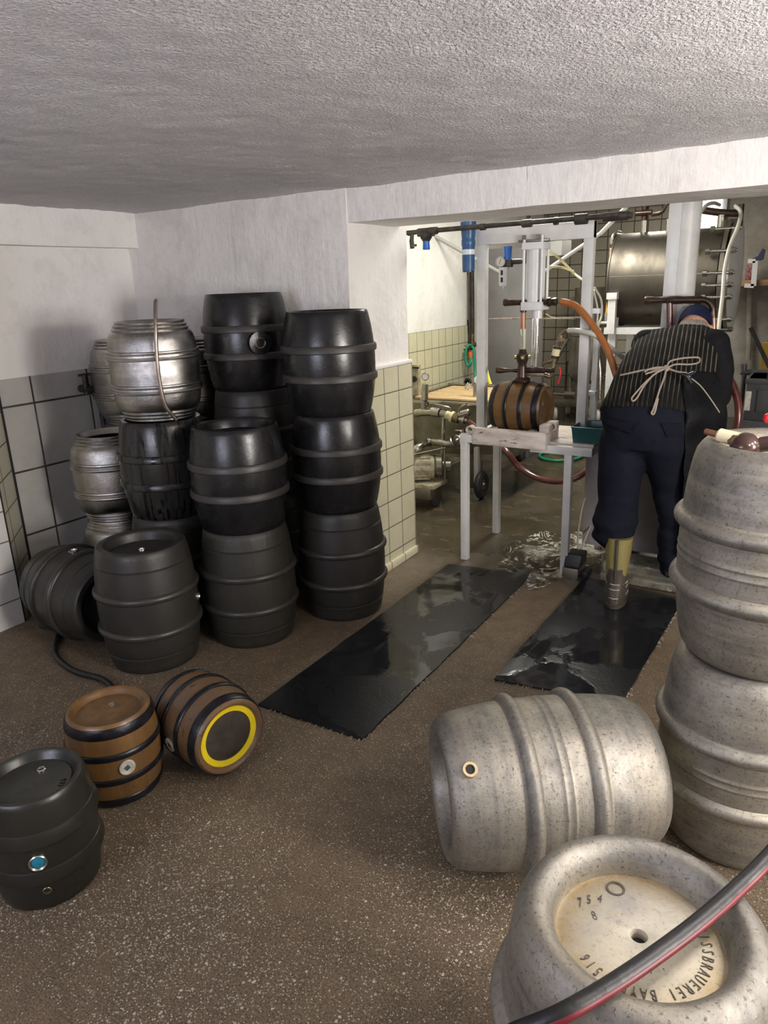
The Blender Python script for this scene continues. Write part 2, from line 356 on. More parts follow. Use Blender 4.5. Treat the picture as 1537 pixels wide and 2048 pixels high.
# ------------------------------------------------------------------ mesh helpers
def finish(bm, ang=38):
    bmesh.ops.recalc_face_normals(bm, faces=bm.faces[:])
    for f in bm.faces: f.smooth = True
    lim = math.radians(ang)
    for e in bm.edges:
        if len(e.link_faces) == 2: e.smooth = e.calc_face_angle(0) < lim
def obj(name, bm, m, parent=None, ang=38, fin=True):
    if fin: finish(bm, ang)
    me = bpy.data.meshes.new(name); bm.to_mesh(me); bm.free()
    if isinstance(m, (list, tuple)):
        for q in m: me.materials.append(q)
    else: me.materials.append(m)
    o = bpy.data.objects.new(name, me); C.objects.link(o)
    if parent is not None: o.parent = parent
    return o
def tag(o, label, cat, group=None, kind=None):
    o['label'] = label; o['category'] = cat
    if group: o['group'] = group
    if kind: o['kind'] = kind
    return o
def thing(name, label, cat, loc=(0, 0, 0), rot=(0, 0, 0), group=None):
    o = bpy.data.objects.new(name, None); C.objects.link(o); o.empty_display_size = .1
    o.location = loc; o.rotation_euler = rot
    return tag(o, label, cat, group)
def struct(name, bm, m):
    o = obj(name, bm, m); o['kind'] = 'structure'; return o
def BM(): return bmesh.new()
def box(bm, x0, x1, y0, y1, z0, z1, bev=0.):
    r = bmesh.ops.create_cube(bm, size=1)
    vs = r['verts']
    for v in vs: v.co = Vector((x0+(v.co.x+.5)*(x1-x0), y0+(v.co.y+.5)*(y1-y0), z0+(v.co.z+.5)*(z1-z0)))
    if bev:
        es = list({e for v in vs for e in v.link_edges})
        bmesh.ops.bevel(bm, geom=es, offset=bev, segments=2, affect='EDGES', profile=.6)
    return bm
def beam(bm, a, b, wx, wy, up=(0, 0, 1)):
    a, b = Vector(a), Vector(b); d = (b-a).normalized(); up = Vector(up)
    if abs(d.dot(up)) > .95: up = Vector((0, 1, 0))
    s = d.cross(up).normalized(); t = s.cross(d)
    vs = []
    for p in (a, b):
        for i, j in ((-1, -1), (1, -1), (1, 1), (-1, 1)): vs.append(bm.verts.new(p+s*i*wx/2+t*j*wy/2))
    for q in ((0, 1, 2, 3), (7, 6, 5, 4), (0, 4, 5, 1), (1, 5, 6, 2), (2, 6, 7, 3), (3, 7, 4, 0)): bm.faces.new([vs[k] for k in q])
    return bm
def lathe(bm, prof, n=56, M4=None, closed=False):
    M4 = M4 or Matrix()
    rings = []
    for r, z in prof:
        if r < 1e-6: rings.append([bm.verts.new(M4 @ Vector((0, 0, z)))])
        else: rings.append([bm.verts.new(M4 @ Vector((r*math.cos(2*PI*k/n), r*math.sin(2*PI*k/n), z))) for k in range(n)])
    prs = list(zip(rings[:-1], rings[1:]))
    if closed: prs.append((rings[-1], rings[0]))
    for A, B in prs:
        for k in range(n):
            k2 = (k+1) % n
            if len(A) == 1 and len(B) == 1: continue
            if len(A) == 1: bm.faces.new((A[0], B[k], B[k2]))
            elif len(B) == 1: bm.faces.new((A[k], B[0], A[k2]))
            else: bm.faces.new((A[k], B[k], B[k2], A[k2]))
    return bm
def frame_to(a, b):                       # matrix whose local z runs a -> b, origin at a
    a, b = Vector(a), Vector(b); q = (b-a).to_track_quat('Z', 'Y')
    return Matrix.Translation(a) @ q.to_matrix().to_4x4()
def cyl(bm, a, b, r, r2=None, n=20, rnd=0.):
    L = (Vector(b)-Vector(a)).length; r2 = r if r2 is None else r2
    if rnd: p = [(0, 0), (r-rnd, 0), (r, rnd), (r2, L-rnd), (r2-rnd, L), (0, L)]
    else: p = [(0, 0), (r, 0), (r2, L), (0, L)]
    return lathe(bm, p, n, frame_to(a, b))
def spline(pts, per=10):
    P = [Vector(p) for p in pts]
    if len(P) < 3: return P
    Q = [2*P[0]-P[1]]+P+[2*P[-1]-P[-2]]; out = []
    for i in range(1, len(Q)-2):
        for k in range(per):
            t = k/per; a, b, c, d = Q[i-1], Q[i], Q[i+1], Q[i+2]
            out.append(.5*((2*b)+(c-a)*t+(2*a-5*b+4*c-d)*t*t+(3*b-a-3*c+d)*t**3))
    out.append(P[-1]); return out
def tube(bm, pts, r, n=12, smooth=10, rfun=None):
    P = spline(pts, smooth) if smooth else [Vector(p) for p in pts]
    t0 = (P[1]-P[0]).normalized(); up = Vector((0, 0, 1)) if abs(t0.z) < .9 else Vector((1, 0, 0))
    nrm = (up-t0*up.dot(t0)).normalized(); rings = []
    for i, p in enumerate(P):
        t = (P[min(i+1, len(P)-1)]-P[max(i-1, 0)]).normalized()
        nrm = (nrm-t*nrm.dot(t)).normalized(); bn = t.cross(nrm)
        rr = rfun(i/(len(P)-1)) if rfun else r
        rings.append([bm.verts.new(p+rr*(math.cos(2*PI*k/n)*nrm+math.sin(2*PI*k/n)*bn)) for k in range(n)])
    for A, B in zip(rings[:-1], rings[1:]):
        for k in range(n): bm.faces.new((A[k], A[(k+1) % n], B[(k+1) % n], B[k]))
    bm.faces.new(rings[0][::-1]); bm.faces.new(rings[-1]); return bm
def grid(bm, x0, x1, y0, y1, z, nx, ny, zf=None):
    vs = [[bm.verts.new((x0+(x1-x0)*i/nx, y0+(y1-y0)*j/ny, z)) for i in range(nx+1)] for j in range(ny+1)]
    for row in vs:
        for v in row:
            if zf: v.co.z += zf(v.co.x, v.co.y)
    for j in range(ny):
        for i in range(nx): bm.faces.new((vs[j][i], vs[j][i+1], vs[j+1][i+1], vs[j+1][i]))
    return bm
def dup(root, loc, rot=(0, 0, 0), label=None, group=None):
    r = root.copy(); C.objects.link(r); r.location = loc; r.rotation_euler = rot
    if label: r['label'] = label
    if group: r['group'] = group
    for ch in list(root.children):
        c = ch.copy(); C.objects.link(c); c.parent = r
        for g in list(ch.children):
            d = g.copy(); C.objects.link(d); d.parent = c
    return r
from mathutils import noise as mn
# ------------------------------------------------------------------ room shell
struct('floor', grid(BM(), -4.6, 3.2, -2.4, 10.2, 0, 4, 6), M['floor'])
def ceil_z(x, y):
    k = max(0., 1-abs(y-2.75)/.3)
    return .007*mn.noise((x*2.3, y*2.3, 0))+.004*mn.noise((x*9, y*14, 3))+.007*k*max(0., mn.noise((x*12, y*45, 5)))+.003*mn.noise((x*31, y*31, 9))
bm = grid(BM(), -3.9, 2.9, -2.2, 3.16, 2.056, 280, 260, ceil_z); struct('ceiling', bm, M['ceiling'])
def rough(bm, amp, cuts=0):
    if cuts: bmesh.ops.subdivide_edges(bm, edges=bm.edges[:], cuts=cuts, use_grid_fill=True)
    for v in bm.verts: v.co += Vector((mn.noise(v.co*3.1), mn.noise(v.co*3.1+Vector((9, 0, 0))), mn.noise(v.co*3.1+Vector((0, 9, 0)))))*amp
    return bm
struct('wall_partition', rough(box(BM(), -4.0, -2.126, 3.14, 3.72, 0, 2.7), .006, 24), M['wall'])
struct('trim_lintel', rough(box(BM(), -2.13, 2.9, 3.145, 3.585, 1.9, 2.7), .007, 20), M['wall'])
struct('trim_lintel_inner_edge', rough(box(BM(), -2.13, 2.9, 3.56, 3.68, 1.925, 2.7), .006, 14), M['wall'])
struct('wall_partition_far', box(BM(), 1.5, 2.9, 3.14, 3.72, 0, 1.95), M['wall'])
bm = BM(); box(bm, -2.135, -2.108, 3.15, 3.728, 0, 1.172, .004); struct('trim_reveal_tiles', bm, M['tile_reveal'])
bm = BM(); box(bm, -2.14, -2.106, 3.15, 3.73, 1.172, 1.192, .006); struct('trim_reveal_ledge', bm, M['wall'])
bm = BM(); tri = [(-2.118, 3.60), (-2.100, 3.735), (-2.07, 3.742), (-2.08, 3.60)]
for a, b in ((0, .06),):
    box(bm, -2.125, -2.094, 3.16, 3.735, 0, .052, .012)
struct('baseboard_reveal', rough(bm, .004, 4), M['tile_reveal'])
struct('wall_left', box(BM(), -3.9, -3.70, 1.8, 3.2, 0, 2.3), M['wall'])
bm = BM(); box(bm, -3.705, -3.692, 2.0, 3.15, 0, 1.206); struct('wall_left_grey_tiles', bm, M['tile_grey'])
bm = BM(); box(bm, -3.8, -3.615, -2.3, 3.2, 1.865, 2.3); struct('trim_left_beam', rough(bm, .004, 8), M['wall'])
bm = BM(); box(bm, -3.9, -3.44, -2.3, 1.935, 0, 1.85); struct('wall_left_white_tiles', bm, M['tile_white'])
bm = BM()                                              # splayed side of the recess
p = [(-3.44, 1.935), (-3.69, 2.165), (-3.72, 2.13), (-3.46, 1.9)]
vs = [bm.verts.new((x, y, z)) for z in (0, 1.85) for x, y in p]
for i in range(4): bm.faces.new((vs[i], vs[(i+1) % 4], vs[4+(i+1) % 4], vs[4+i]))
struct('trim_recess_splay', bm, tiles('cream splay tiles', 1, 3., .155, 1., .04+.155*2, (.5, .48, .36), (.48, .46, .34), (.1, .08, .06), .004, .35))
struct('trim_recess_joint', box(BM(), -3.694, -3.682, 2.155, 2.172, 0, 1.206), M['dark'])
struct('trim_pier_joint', box(BM(), -3.447, -3.437, 1.931, 1.938, 0, 1.85), M['dark'])
struct('wall_right', box(BM(), 2.8, 3.0, -2.3, 10, 0, 2.7), M['wall'])
struct('wall_front', box(BM(), -4.0, 2.9, -2.4, -2.2, 0, 2.3), M['wall'])
# back room
struct('wall_back_left', box(BM(), -3.2, -2.95, 3.72, 6.42, 0, 2.7), M['wallb'])
bm = BM(); box(bm, -2.96, -2.938, 3.72, 6.4, 0, 1.234); struct('wall_back_left_tiles', bm, M['tile_back'])
struct('wall_back_far_left', box(BM(), -3.6, -3.38, 6.3, 9.5, 0, 2.7), M['wallb'])
struct('wall_rear', box(BM(), -3.6, -1.25, 9.4, 9.55, 0, 2.7), M['tile_rear'])
struct('wall_rear_right', box(BM(), -1.25, 2.9, 9.3, 9.55, 0, 2.7), M['wallgrey'])
struct('ceiling_back', box(BM(), -3.6, 2.9, 3.585, 9.5, 2.62, 2.75), M['wallb'])
for a, b in ((-1.75, at(1453, 430, 9.22).x),):
    bm = BM(); box(bm, a, b, 9.22, 9.30, 1.93, 2.5); o = struct('window_1', bm, M['white'])
    bm = BM(); box(bm, a+.05, b-.05, 9.2, 9.225, 1.98, 2.45); q = obj('pane', bm, M['pane'], o)

# ------------------------------------------------------------------ kegs
def ring_prof(z, r0, r1, h, kind):
    if kind == 'flat': return [(r0-.012, z-h/2), (r1-.004, z-h/2), (r1, z-h/2+.004), (r1, z+h/2-.008), (r1-.006, z+h/2), (r0-.012, z+h/2+.003)]
    return [(r0-.012, z-h/2-.003)]+[(r0-.004+(r1-r0+.004)*math.sin(a*PI/8), z-h/2*math.cos(a*PI/8)) for a in range(0, 9)]+[(r0-.012, z+h/2+.003)]
def body_r(z, H, re, rm): return re+(rm-re)*(1-abs((z-H/2)/(H/2))**2.0)
def shell(H, re, rm, ro, depth, groove=None, lip=.006, nz=26, extra=None):
    """closed outer shell with a sunk end at the top and the bottom"""
    p = [(ro-.012, depth*.6), (ro-.004, .012), (ro, .004), (ro+lip, 0), (re-lip, 0), (re, lip)]
    zs = [lip+(H-2*lip)*i/nz for i in range(1, nz)]
    for z in zs:
        r = body_r(z, H, re, rm)
        p.append((r, z))
    if groove:
        q = []
        for r, z in p[6:]: q.append((r, z))
        out = []
        for r, z in q:
            out.append((r, z))
        gz = [groove, H-groove]
        res = []; allp = out
        for g in gz:
            rg = body_r(g, H, re, rm)
            allp = [a for a in allp if abs(a[1]-g) > .006]+[(rg+.001, g-.004), (rg-.003, g-.001), (rg-.003, g+.001), (rg-.0005, g+.004)]
        allp.sort(key=lambda a: a[1]); p = p[:6]+allp
    p += [(re, H-lip), (re-lip, H), (ro+lip, H), (ro, H-.004), (ro-.004, H-.012), (ro-.012, H-depth)]
    return p
def disc_prof(r, z, t=.008, dome=.0): return [(0, z-t), (r, z-t), (r, z-.001), (r*.9, z), (r*.86, z+.003), (r*.8, z), (r*.3, z+dome), (0, z+dome)]
def fitting(bm, mtx, r, h, hole=True):
    p = [(0, -.01), (r, -.01), (r, h*.7), (r-.002, h), (r*.72, h)]
    p += [(r*.62, h-.006), (0, h-.006)] if hole else [(r*.5, h*.8), (0, h*.8)]
    return lathe(bm, p, 20, mtx)
def side(a, z, r):                         # frame on a keg's flank, local z outwards
    n = Vector((math.cos(a), math.sin(a), 0)); return frame_to(n*r+Vector((0, 0, z)), n*(r+1)+Vector((0, 0, z)))

def keg_A(name, label, bodym, bung_angle=None, group=None, H=.56, rh=.232):
    t = thing(name, label, 'keg', group=group)
    obj('body', lathe(BM(), shell(H, rh-.04, rh-.012, rh-.077, .05, groove=.078)), bodym, t)
    for z in (.188/.56*H, .355/.56*H): obj('hoop', lathe(BM(), ring_prof(z, body_r(z, H, rh-.04, rh-.012), rh, .036, 'round')), M['hoopA'], t)
    obj('head', lathe(BM(), disc_prof(rh-.075, H-.045)), M['kegA'], t)
    h = obj('tap_fitting', fitting(BM(), Matrix.Translation((0, 0, H-.046)), .017, .009), M['steel'], t)
    if bung_angle is not None:
        obj('bung', fitting(BM(), side(bung_angle, H*.5, rh-.013), .024, .008), M['steel'], t)
    return t
def keg_B(name, label, bodym, group=None, H=.47, rh=.227):
    t = thing(name, label, 'keg', group=group)
    obj('body', lathe(BM(), shell(H, rh-.037, rh-.008, rh-.06, .05, lip=.004)), bodym, t)
    for z in (.17, .302): obj('hoop', lathe(BM(), ring_prof(z, body_r(z, H, rh-.037, rh-.008), rh, .034, 'flat')), M['hoopB'] if bodym is M['kegB'] else M['kegBw'], t)
    obj('head', lathe(BM(), disc_prof(rh-.058, H-.045)), bodym, t)
    obj('tap_fitting', fitting(BM(), Matrix.Translation((0, 0, H-.046)), .016, .009), M['steel'], t)
    return t
def keg_fluted(name, label, group=None, H=.455, rm=.204, rh=.2145):
    t = thing(name, label, 'keg', group=group)
    p = [(.13, .03), (.145, .006), (.152, 0), (.158, 0), (.161, .006), (.158, .012), (.166, .015), (.170, .021), (.166, .027), (.173, .031), (.177, .038), (.173, .044), (.183, .05)]
    low = list(p); body = [(.194, .075), (.2, .105), (.2035, .135), (.2045, .2), (.2045, .255)]
    body = [(.192, .066), (.1985, .09), (.202, .12), (.2045, .15), (.206, .19), (.2065, H/2)]
    prof = low+body+[(r, H-z) for r, z in reversed(low+body[:-1])]
    obj('body', lathe(BM(), prof), M['alub'], t)
    for z in (.152, .303):
        q = [(.195, z-.021), (.208, z-.021), (.2125, z-.018), (.2135, z-.013), (.2105, z-.0085), (.2105, z-.0075), (.2145, z-.004), (.2145, z+.004), (.2105, z+.0075), (.2105, z+.0085), (.2135, z+.013), (.2125, z+.018), (.208, z+.021), (.195, z+.021)]
        obj('hoop', lathe(BM(), q), M['alub'], t)
    obj('head', lathe(BM(), [(0, H-.075), (.14, H-.072), (.135, H-.064), (.06, H-.06), (0, H-.058)]), M['alub'], t)
    return t
def keg_alu(name, label, group=None, H=.594, rh=.247, flank=None):
    t = thing(name, label, 'keg', group=group)
    ro = .147; re = .2; p = [(ro-.01, .056), (ro-.006, .03), (ro, .016), (ro+.012, .003), (ro+.022, 0)]
    p += [(ro+.035, .002), (re-.008, .012), (re+.003, .028)]
    n = 24
    for i in range(1, n):
        z = .03+(H-.06)*i/n; r = re+.005+(.229-re-.005)*(1-abs((z-H/2)/(H/2-.03))**2.4)
        p.append((r, z))
    for dz in (-.014, .008):
        z = H/2+dz; r = .229; p = [a for a in p if abs(a[1]-z) > .005]+[(r, z-.004), (r+.0022, z-.001), (r+.0022, z+.001), (r, z+.004)]
    a, b = p[:8], sorted(p[8:], key=lambda q: q[1])
    p = a+b+[(re+.003, H-.028), (re-.008, H-.012), (ro+.035, H-.002), (ro+.022, H), (ro+.012, H-.003), (ro, H-.016), (ro-.006, H-.03), (ro-.01, H-.056)]
    obj('body', lathe(BM(), p, 72), M['alu'], t, 50)
    for z in (.353*H, .647*H):
        q = [(.218, z-.03), (.226, z-.028)]+[(.2275+.0195*math.sin(k*PI/8)**1.3, z-.022*math.cos(k*PI/8)) for k in range(0, 9)]+[(.226, z+.028), (.218, z+.03)]
        obj('hoop', lathe(BM(), q, 72), M['alu'], t, 60)
    hd = obj('head', lathe(BM(), [(.0125, H-.075), (.1395, H-.075), (.1395, H-.055), (.13, H-.0555), (.125, H-.053), (.06, H-.05), (.02, H-.049), (.0145, H-.0505), (.0125, H-.055)], 72, closed=True), M['aluhead'], t)
    obj('tap_hole', lathe(BM(), [(0, H-.08), (.0135, H-.08), (.0135, H-.068), (0, H-.068)], 20), M['dark'], t)
    b = obj('bottom_head', lathe(BM(), [(0, .052), (.139, .052), (.139, .06), (0, .06)], 48), M['aluhead'], t)
    if flank is not None:
        ff = obj('bung_fitting', lathe(BM(), [(.012, -.02), (.021, -.02), (.021, .004), (.019, .007), (.0125, .007), (.012, 0)], 24, side(flank, H-.055, .211), closed=True), M['aluhead'], t)
        obj('bung_hole', lathe(BM(), [(0, -.004), (.0122, -.004), (.0122, .002), (0, .002)], 16, side(flank, H-.055, .211)), M['dark'], ff)
    return t
def letters(name, items, m, parent, size, z, ext=.0008):
    """items: (character, radius, angle, turn) on a keg head, joined into one stamped part"""
    bm = BM()
    for ch, r, a, turn in items:
        cu = bpy.data.curves.new('glyph', 'FONT'); cu.body = ch; cu.size = size; cu.extrude = ext; cu.align_x = 'CENTER'; cu.align_y = 'CENTER'; cu.resolution_u = 2
        o = bpy.data.objects.new('glyph', cu); C.objects.link(o)
        dg = bpy.context.evaluated_depsgraph_get(); me = bpy.data.meshes.new_from_object(o.evaluated_get(dg))
        mt = Matrix.Translation((r*math.cos(a), r*math.sin(a), z)) @ Matrix.Rotation(a+turn, 4, 'Z') @ Matrix.Diagonal((.72, 1.15, 1, 1))
        me.transform(mt); bm.from_mesh(me)
        bpy.data.objects.remove(o); bpy.data.curves.remove(cu); bpy.data.meshes.remove(me)
    return obj(name, bm, m, parent, fin=False)

G1, G2, G3, G4 = 'dark plastic kegs stacked by the partition wall', 'fluted aluminium kegs in the corner', 'large aluminium kegs on the right', 'small brown casks'
# tall stack at the tiled reveal: matt keg below, two glossy ones on it
XA, YA = -2.057, 2.859
a1 = keg_A('beer_keg', 'matt grey-black bottom keg of the three-high stack beside the cream tiled reveal', M['kegA'], group=G1); a1.location = (XA, YA, 0)
b1 = keg_B('beer_keg', 'glossy black middle keg of the three-high stack beside the cream tiled reveal', M['kegB'], group=G1); b1.location = (XA-.004, YA+.006, .561); b1.rotation_euler = (0, 0, 1*PI/2)
b2 = dup(b1, (XA-.012, YA, 1.032), (0, 0, 1*PI/2), 'glossy black top keg of the three-high stack beside the cream tiled reveal', G1)
# stack of two in front
XB, YB = -2.291, 2.412
a2 = keg_A('beer_keg', 'wood-grained grey bottom keg of the front stack of two, behind the single keg', M['kegAw'], group=G1); a2.location = (XB, YB, 0)
b3 = dup(b1, (XB-.003, YB, .561), (0, 0, 2*PI/2), 'black upper keg of the front stack of two, its sunken head showing', G1)
# single keg in front
a3 = keg_A('beer_keg', 'single matt grey keg standing before the stacks, steel bung on its flank', M['kegA'], bung_angle=.62, group=G1)
a3.location = (-2.542, 2.011, 0)
bm = BM()
for k in range(26):
    ra, aa = .1+.03*random.random(), .45+.5*(random.random()-.5)
    bmesh.ops.create_icosphere(bm, subdivisions=1, radius=.003+.005*random.random(), matrix=Matrix.Translation((ra*math.cos(aa), ra*math.sin(aa), .517)))
o = obj('foam_residue', bm, mat('dried white foam', (.6, .6, .55), .5), a3)
# fluted keg on a wet glossy keg on a matt keg
XC, YC = -2.778, 2.418
a4 = dup(a1, (XC, YC, 0), (0, 0, 1*PI/2), 'matt dark keg at the bottom of the stack topped by the wire-tied fluted keg', G1)
b4 = keg_B('beer_keg', 'dripping wet shiny black keg under the fluted aluminium keg with the bent rod', M['kegBw'], group=G1); b4.location = (XC, YC, .561)
f1 = keg_fluted('fluted_keg', 'shiny fluted aluminium keg on the wet black keg with a thin rod leaning on it', G2); f1.location = (XC+.005, YC, 1.032)
# tallest stack at the wall
XD, YD = -2.597, 2.895
a5 = dup(a1, (XD, YD, 0), (0, 0, 1*PI/2), 'matt dark bottom keg of the tallest stack against the wall', G1)
a6 = dup(a1, (XD, YD, .561), (0, 0, 3*PI/2), 'matt dark middle keg of the tallest stack behind the front stack of two', G1)
b5 = dup(b1, (XD-.01, YD, 1.122), (0, 0, 0), 'black keg with an open bung hole on its flank, topmost of the tallest stack', G1)
zz = .235; bg = obj('bung_boss', lathe(BM(), [(0, -.03), (.075, -.03), (.055, .012), (.028, .014), (.026, .002), (0, .002)], 28, side(-.56, zz, .215)), M['kegB'], b5)
obj('bung_ring', lathe(BM(), [(.021, .002), (.027, .002), (.027, .017), (.024, .018), (.021, .015)], 28, side(-.56, zz, .215), closed=True), M['steel'], b5)
# fluted kegs at the left
XE, YE = -3.27, 2.475
dup(f1, (XE, YE, 0), (0, 0, 1*PI/2), 'fluted aluminium lower keg of the stack by the large grey tiles', G2)
dup(f1, (XE, YE, .456), (0, 0, 2*PI/2), 'fluted aluminium keg with open hollow top in front of the grey tiles', G2)
XF, YF = -3.474, 2.835
dup(f1, (XF, YF, 0), (0, 0, PI/2), 'fluted aluminium keg on the floor in the room corner, hidden below two others', G2)
dup(f1, (XF, YF, .456), (0, 0, 0), 'fluted aluminium keg in the room corner, under the rearmost fluted keg', G2)
dup(f1, (XF, YF, .912), (0, 0, PI), 'rearmost fluted aluminium keg half hidden behind the shiny one with the rod', G2)
XG, YG = -3.045, 2.885
dup(f1, (XG, YG, 0), (0, 0, PI/2), 'fluted aluminium keg on the floor at the wall, hidden behind the wet black keg', G2)
dup(f1, (XG, YG, .456), (0, 0, 0), 'fluted aluminium keg at the wall, under the one beside the tallest stack', G2)
dup(f1, (XG, YG, .912), (0, 0, PI), 'shadowed fluted aluminium keg at the wall left of the tallest stack', G2)
# keg lying at the left wall
t = keg_A('beer_keg', 'dark keg lying on its side against the white tiles with a steel bung on top', M['kegA'], bung_angle=PI/2+.05, group=G1, H=.5, rh=.226)
ax = Vector((math.cos(-.1), math.sin(-.1), 0))
q = ax.to_track_quat('Z', 'Y'); t.rotation_mode = 'QUATERNION'; t.rotation_quaternion = q; t.location = Vector((-3.01, 2.0, .227))-ax*.25
# bent rod on the fluted keg
c0 = Vector((XC, YC, 0)); dv = Vector((.66, -.75, 0)); sv = Vector((.75, .66, 0))
bm = BM(); pts = []
for (s, o_, z) in ((-.035, .13, 1.575), (-.032, .17, 1.56), (-.018, .212, 1.48), (.0, .232, 1.36), (.02, .236, 1.24), (.05, .228, 1.12), (.095, .2, 1.045)): k = (z-1.045)/.53; pts.append(c0+sv*s+dv*o_+Vector((.847, .53, 0))*.10*k**1.3+Vector((0, 0, z)))
tube(bm, pts, .0085, 10)
tag(obj('bent_rod', bm, M['rod']), 'thin bent metal rod leaning upright against the shiny fluted keg', 'rod')

# large aluminium kegs, right
k1 = keg_alu('aluminium_keg', 'dull aluminium keg on the floor at the right edge, carrying another keg', G3); k1.location = (-.099, 2.08, 0)
k2 = dup(k1, (-.094, 2.083, .595), (0, 0, 2*PI/2), 'dull aluminium keg on top of another at the right edge with tools in its head', G3)
k3 = dup(k1, (-.165, 1.02, 0), (0, 0, 0), 'aluminium keg standing in the near right corner with stamped lettering in its sunken head', G3)
arc = 'ISSMAUEREI BAYR'
its = []
def arc_text(s, r, a0, step, turn): return [(ch, r, a0+step*i, turn) for i, ch in enumerate(s) if ch != ' ']
Hh = .594-.0505
letters('stamped_lettering', arc_text('WEISSBRAUEREI BAYR. 516', .106, .78, -.137, -PI/2), M['stamp'], k3, .023, Hh-.001)
letters('stamped_number', [('4', .058, -.72, -PI/2), ('4', .06, -1.05, -PI/2), ('9', .063, -1.36, -PI/2)]+[('7', .108, 2.95, -PI/2-.9), ('5', .1, 2.8, -PI/2-.9), ('4', .09, 2.62, -PI/2-.9), ('8', .076, 3.1, -PI/2-.9)], M['stamp'], k3, .024, Hh-.0005)
bm = BM(); lathe(bm, [(.013, Hh-.001), (.0165, Hh-.001), (.0165, Hh+.0008), (.013, Hh+.0008)], 24, Matrix.Translation((-.06, .082, 0)), closed=True)
obj('stamped_crest', bm, M['stamp'], k3)
t = keg_alu('aluminium_keg', 'aluminium keg lying on its side in front of the black mat, bung hole facing up', G3, flank=0)
k4 = t
# lying keg: its top end (with the bung fitting) points left in the picture
yaw = .667; ax = -Vector((math.cos(yaw), math.sin(yaw), 0)); ce = Vector((-.57, 1.703, .248))
zc = ax; upv = (Vector((0, 0, 1))*.76+Vector((.62, -.78, 0))*.65); xc = (upv-zc*upv.dot(zc)).normalized(); yc = zc.cross(xc)
o = ce-zc*.297
k4.matrix_world = Matrix(((xc.x, yc.x, zc.x, o.x), (xc.y, yc.y, zc.y, o.y), (xc.z, yc.z, zc.z, o.z), (0, 0, 0, 1)))

# small casks
def cask_brown_thing(label, headm=None, ring=False, bodym=None, ba=0., tz=.068):
    H, rh, rt = .306, .153, .132
    t = thing('small_cask', label, 'cask', group=G4)
    bmat = bodym or M['brown']
    obj('body', lathe(BM(), shell(H, rt, rh-.003, rt-.018, .02, lip=.006)), bmat, t)
    def band(z0, z1, d=.0035):
        f = lambda z: body_r(z, H, rt, rh-.003)
        return lathe(BM(), [(f(z0)-.006, z0-.001), (f(z0)+d*.5, z0-.001), (f(z0)+d, z0+.002), (f((z0+z1)/2)+d+.001, (z0+z1)/2), (f(z1)+d, z1-.002), (f(z1)+d*.5, z1+.001), (f(z1)-.006, z1+.001)])
    obj('end_band', band(.008, .038), M['band'], t); obj('end_band', band(H-.043, H-.012), M['band'], t)
    obj('hoop', band(.098, .118, .006), M['band'], t); obj('hoop', band(.188, .208, .006), M['band'], t)
    obj('head', lathe(BM(), [(0, H-.03), (rt-.016, H-.03), (rt-.016, H-.021), (rt-.026, H-.02), (0, H-.018)]), headm or bmat, t)
    if not ring: obj('tap_fitting', fitting(BM(), Matrix.Translation((-.02, .03, H-.0195)), .011, .004, False), M['steel'], t)
    if ring: obj('painted_ring', lathe(BM(), [(rt-.043, H-.024), (rt-.043, H-.0165), (rt-.03, H-.0155), (rt-.0185, H-.012), (rt-.0185, H-.024)], closed=True), M['yellow'], t)
    bu = obj('bung', lathe(BM(), [(0, -.01), (.026, -.01), (.026, .004), (.024, .0065), (.017, .0065), (.0155, .005), (0, .005)], 28, side(ba, H*.5, rh-.004)), M['bung'], t)
    m4 = side(ba, H*.5, rh-.004) @ Matrix.Rotation(.5, 4, 'Z')
    b = BM(); box(b, -.008, .008, -.008, .008, .0045, .0058)
    b.transform(m4); obj('square_socket', b, mat('grey socket', (.13, .15, .16), .3, .6), bu)
    obj('tap_bush', fitting(BM(), side(ba+.05, tz, rh-.014), .0125, .006), M['brass'], t)
    return t
c1 = cask_brown_thing('small brown cask standing upright on the floor with a muddy brown head', ba=-.42); c1.location = (-1.925, 1.301, 0)
c2 = cask_brown_thing('small brown cask lying on the floor with a yellow ring painted on its end', M['mud'], True, M['brownd'], ba=3.3, tz=.238)
ax = Vector((math.cos(-.247), math.sin(-.247), 0)); c2.rotation_mode = 'QUATERNION'; c2.rotation_quaternion = ax.to_track_quat('Z', 'Y'); c2.location = Vector((-1.743, 1.555, .158))-ax*.153
c3 = cask_brown_thing('small brown cask lying on the filling table under the bronze filling valve', None, False, None, ba=PI/2)
ax = Vector((1, -.02, 0)); c3.rotation_mode = 'QUATERNION'; c3.rotation_quaternion = ax.to_track_quat('Z', 'Y'); c3.location = Vector((-1.535, 3.985, .905))-ax*.153
# dark small cask
H, rh, rt = .341, .158, .133
t = thing('small_cask', 'small dark grey cask at the left edge with a bright blue bung', 'cask', (-1.764, .925, 0))
obj('body', lathe(BM(), shell(H, rt, rh-.009, rt-.018, .025, lip=.004)), M['kegS'], t)
for z in (.34*H, .68*H):
    f = lambda q: body_r(q, H, rt, rh-.009)
    obj('hoop', lathe(BM(), [(f(z-.024)-.01, z-.026), (f(z-.022)+.002, z-.024), (rh-.001, z-.016), (rh, z-.010), (f(z+.02)+.002, z+.022), (f(z+.03)-.01, z+.03)]), M['kegS'], t)
obj('head', lathe(BM(), disc_prof(rt-.018, H-.024)), M['kegS'], t)
obj('tap_fitting', fitting(BM(), Matrix.Translation((-.03, .045, H-.025)), .0125, .006), M['steel'], t)
ba = -.67
bu = obj('bung', lathe(BM(), [(.017, -.01), (.024, -.01), (.024, .007), (.0215, .009), (.0175, .006)], 28, side(ba, .5*H, rh-.012), closed=True), M['steel'], t)
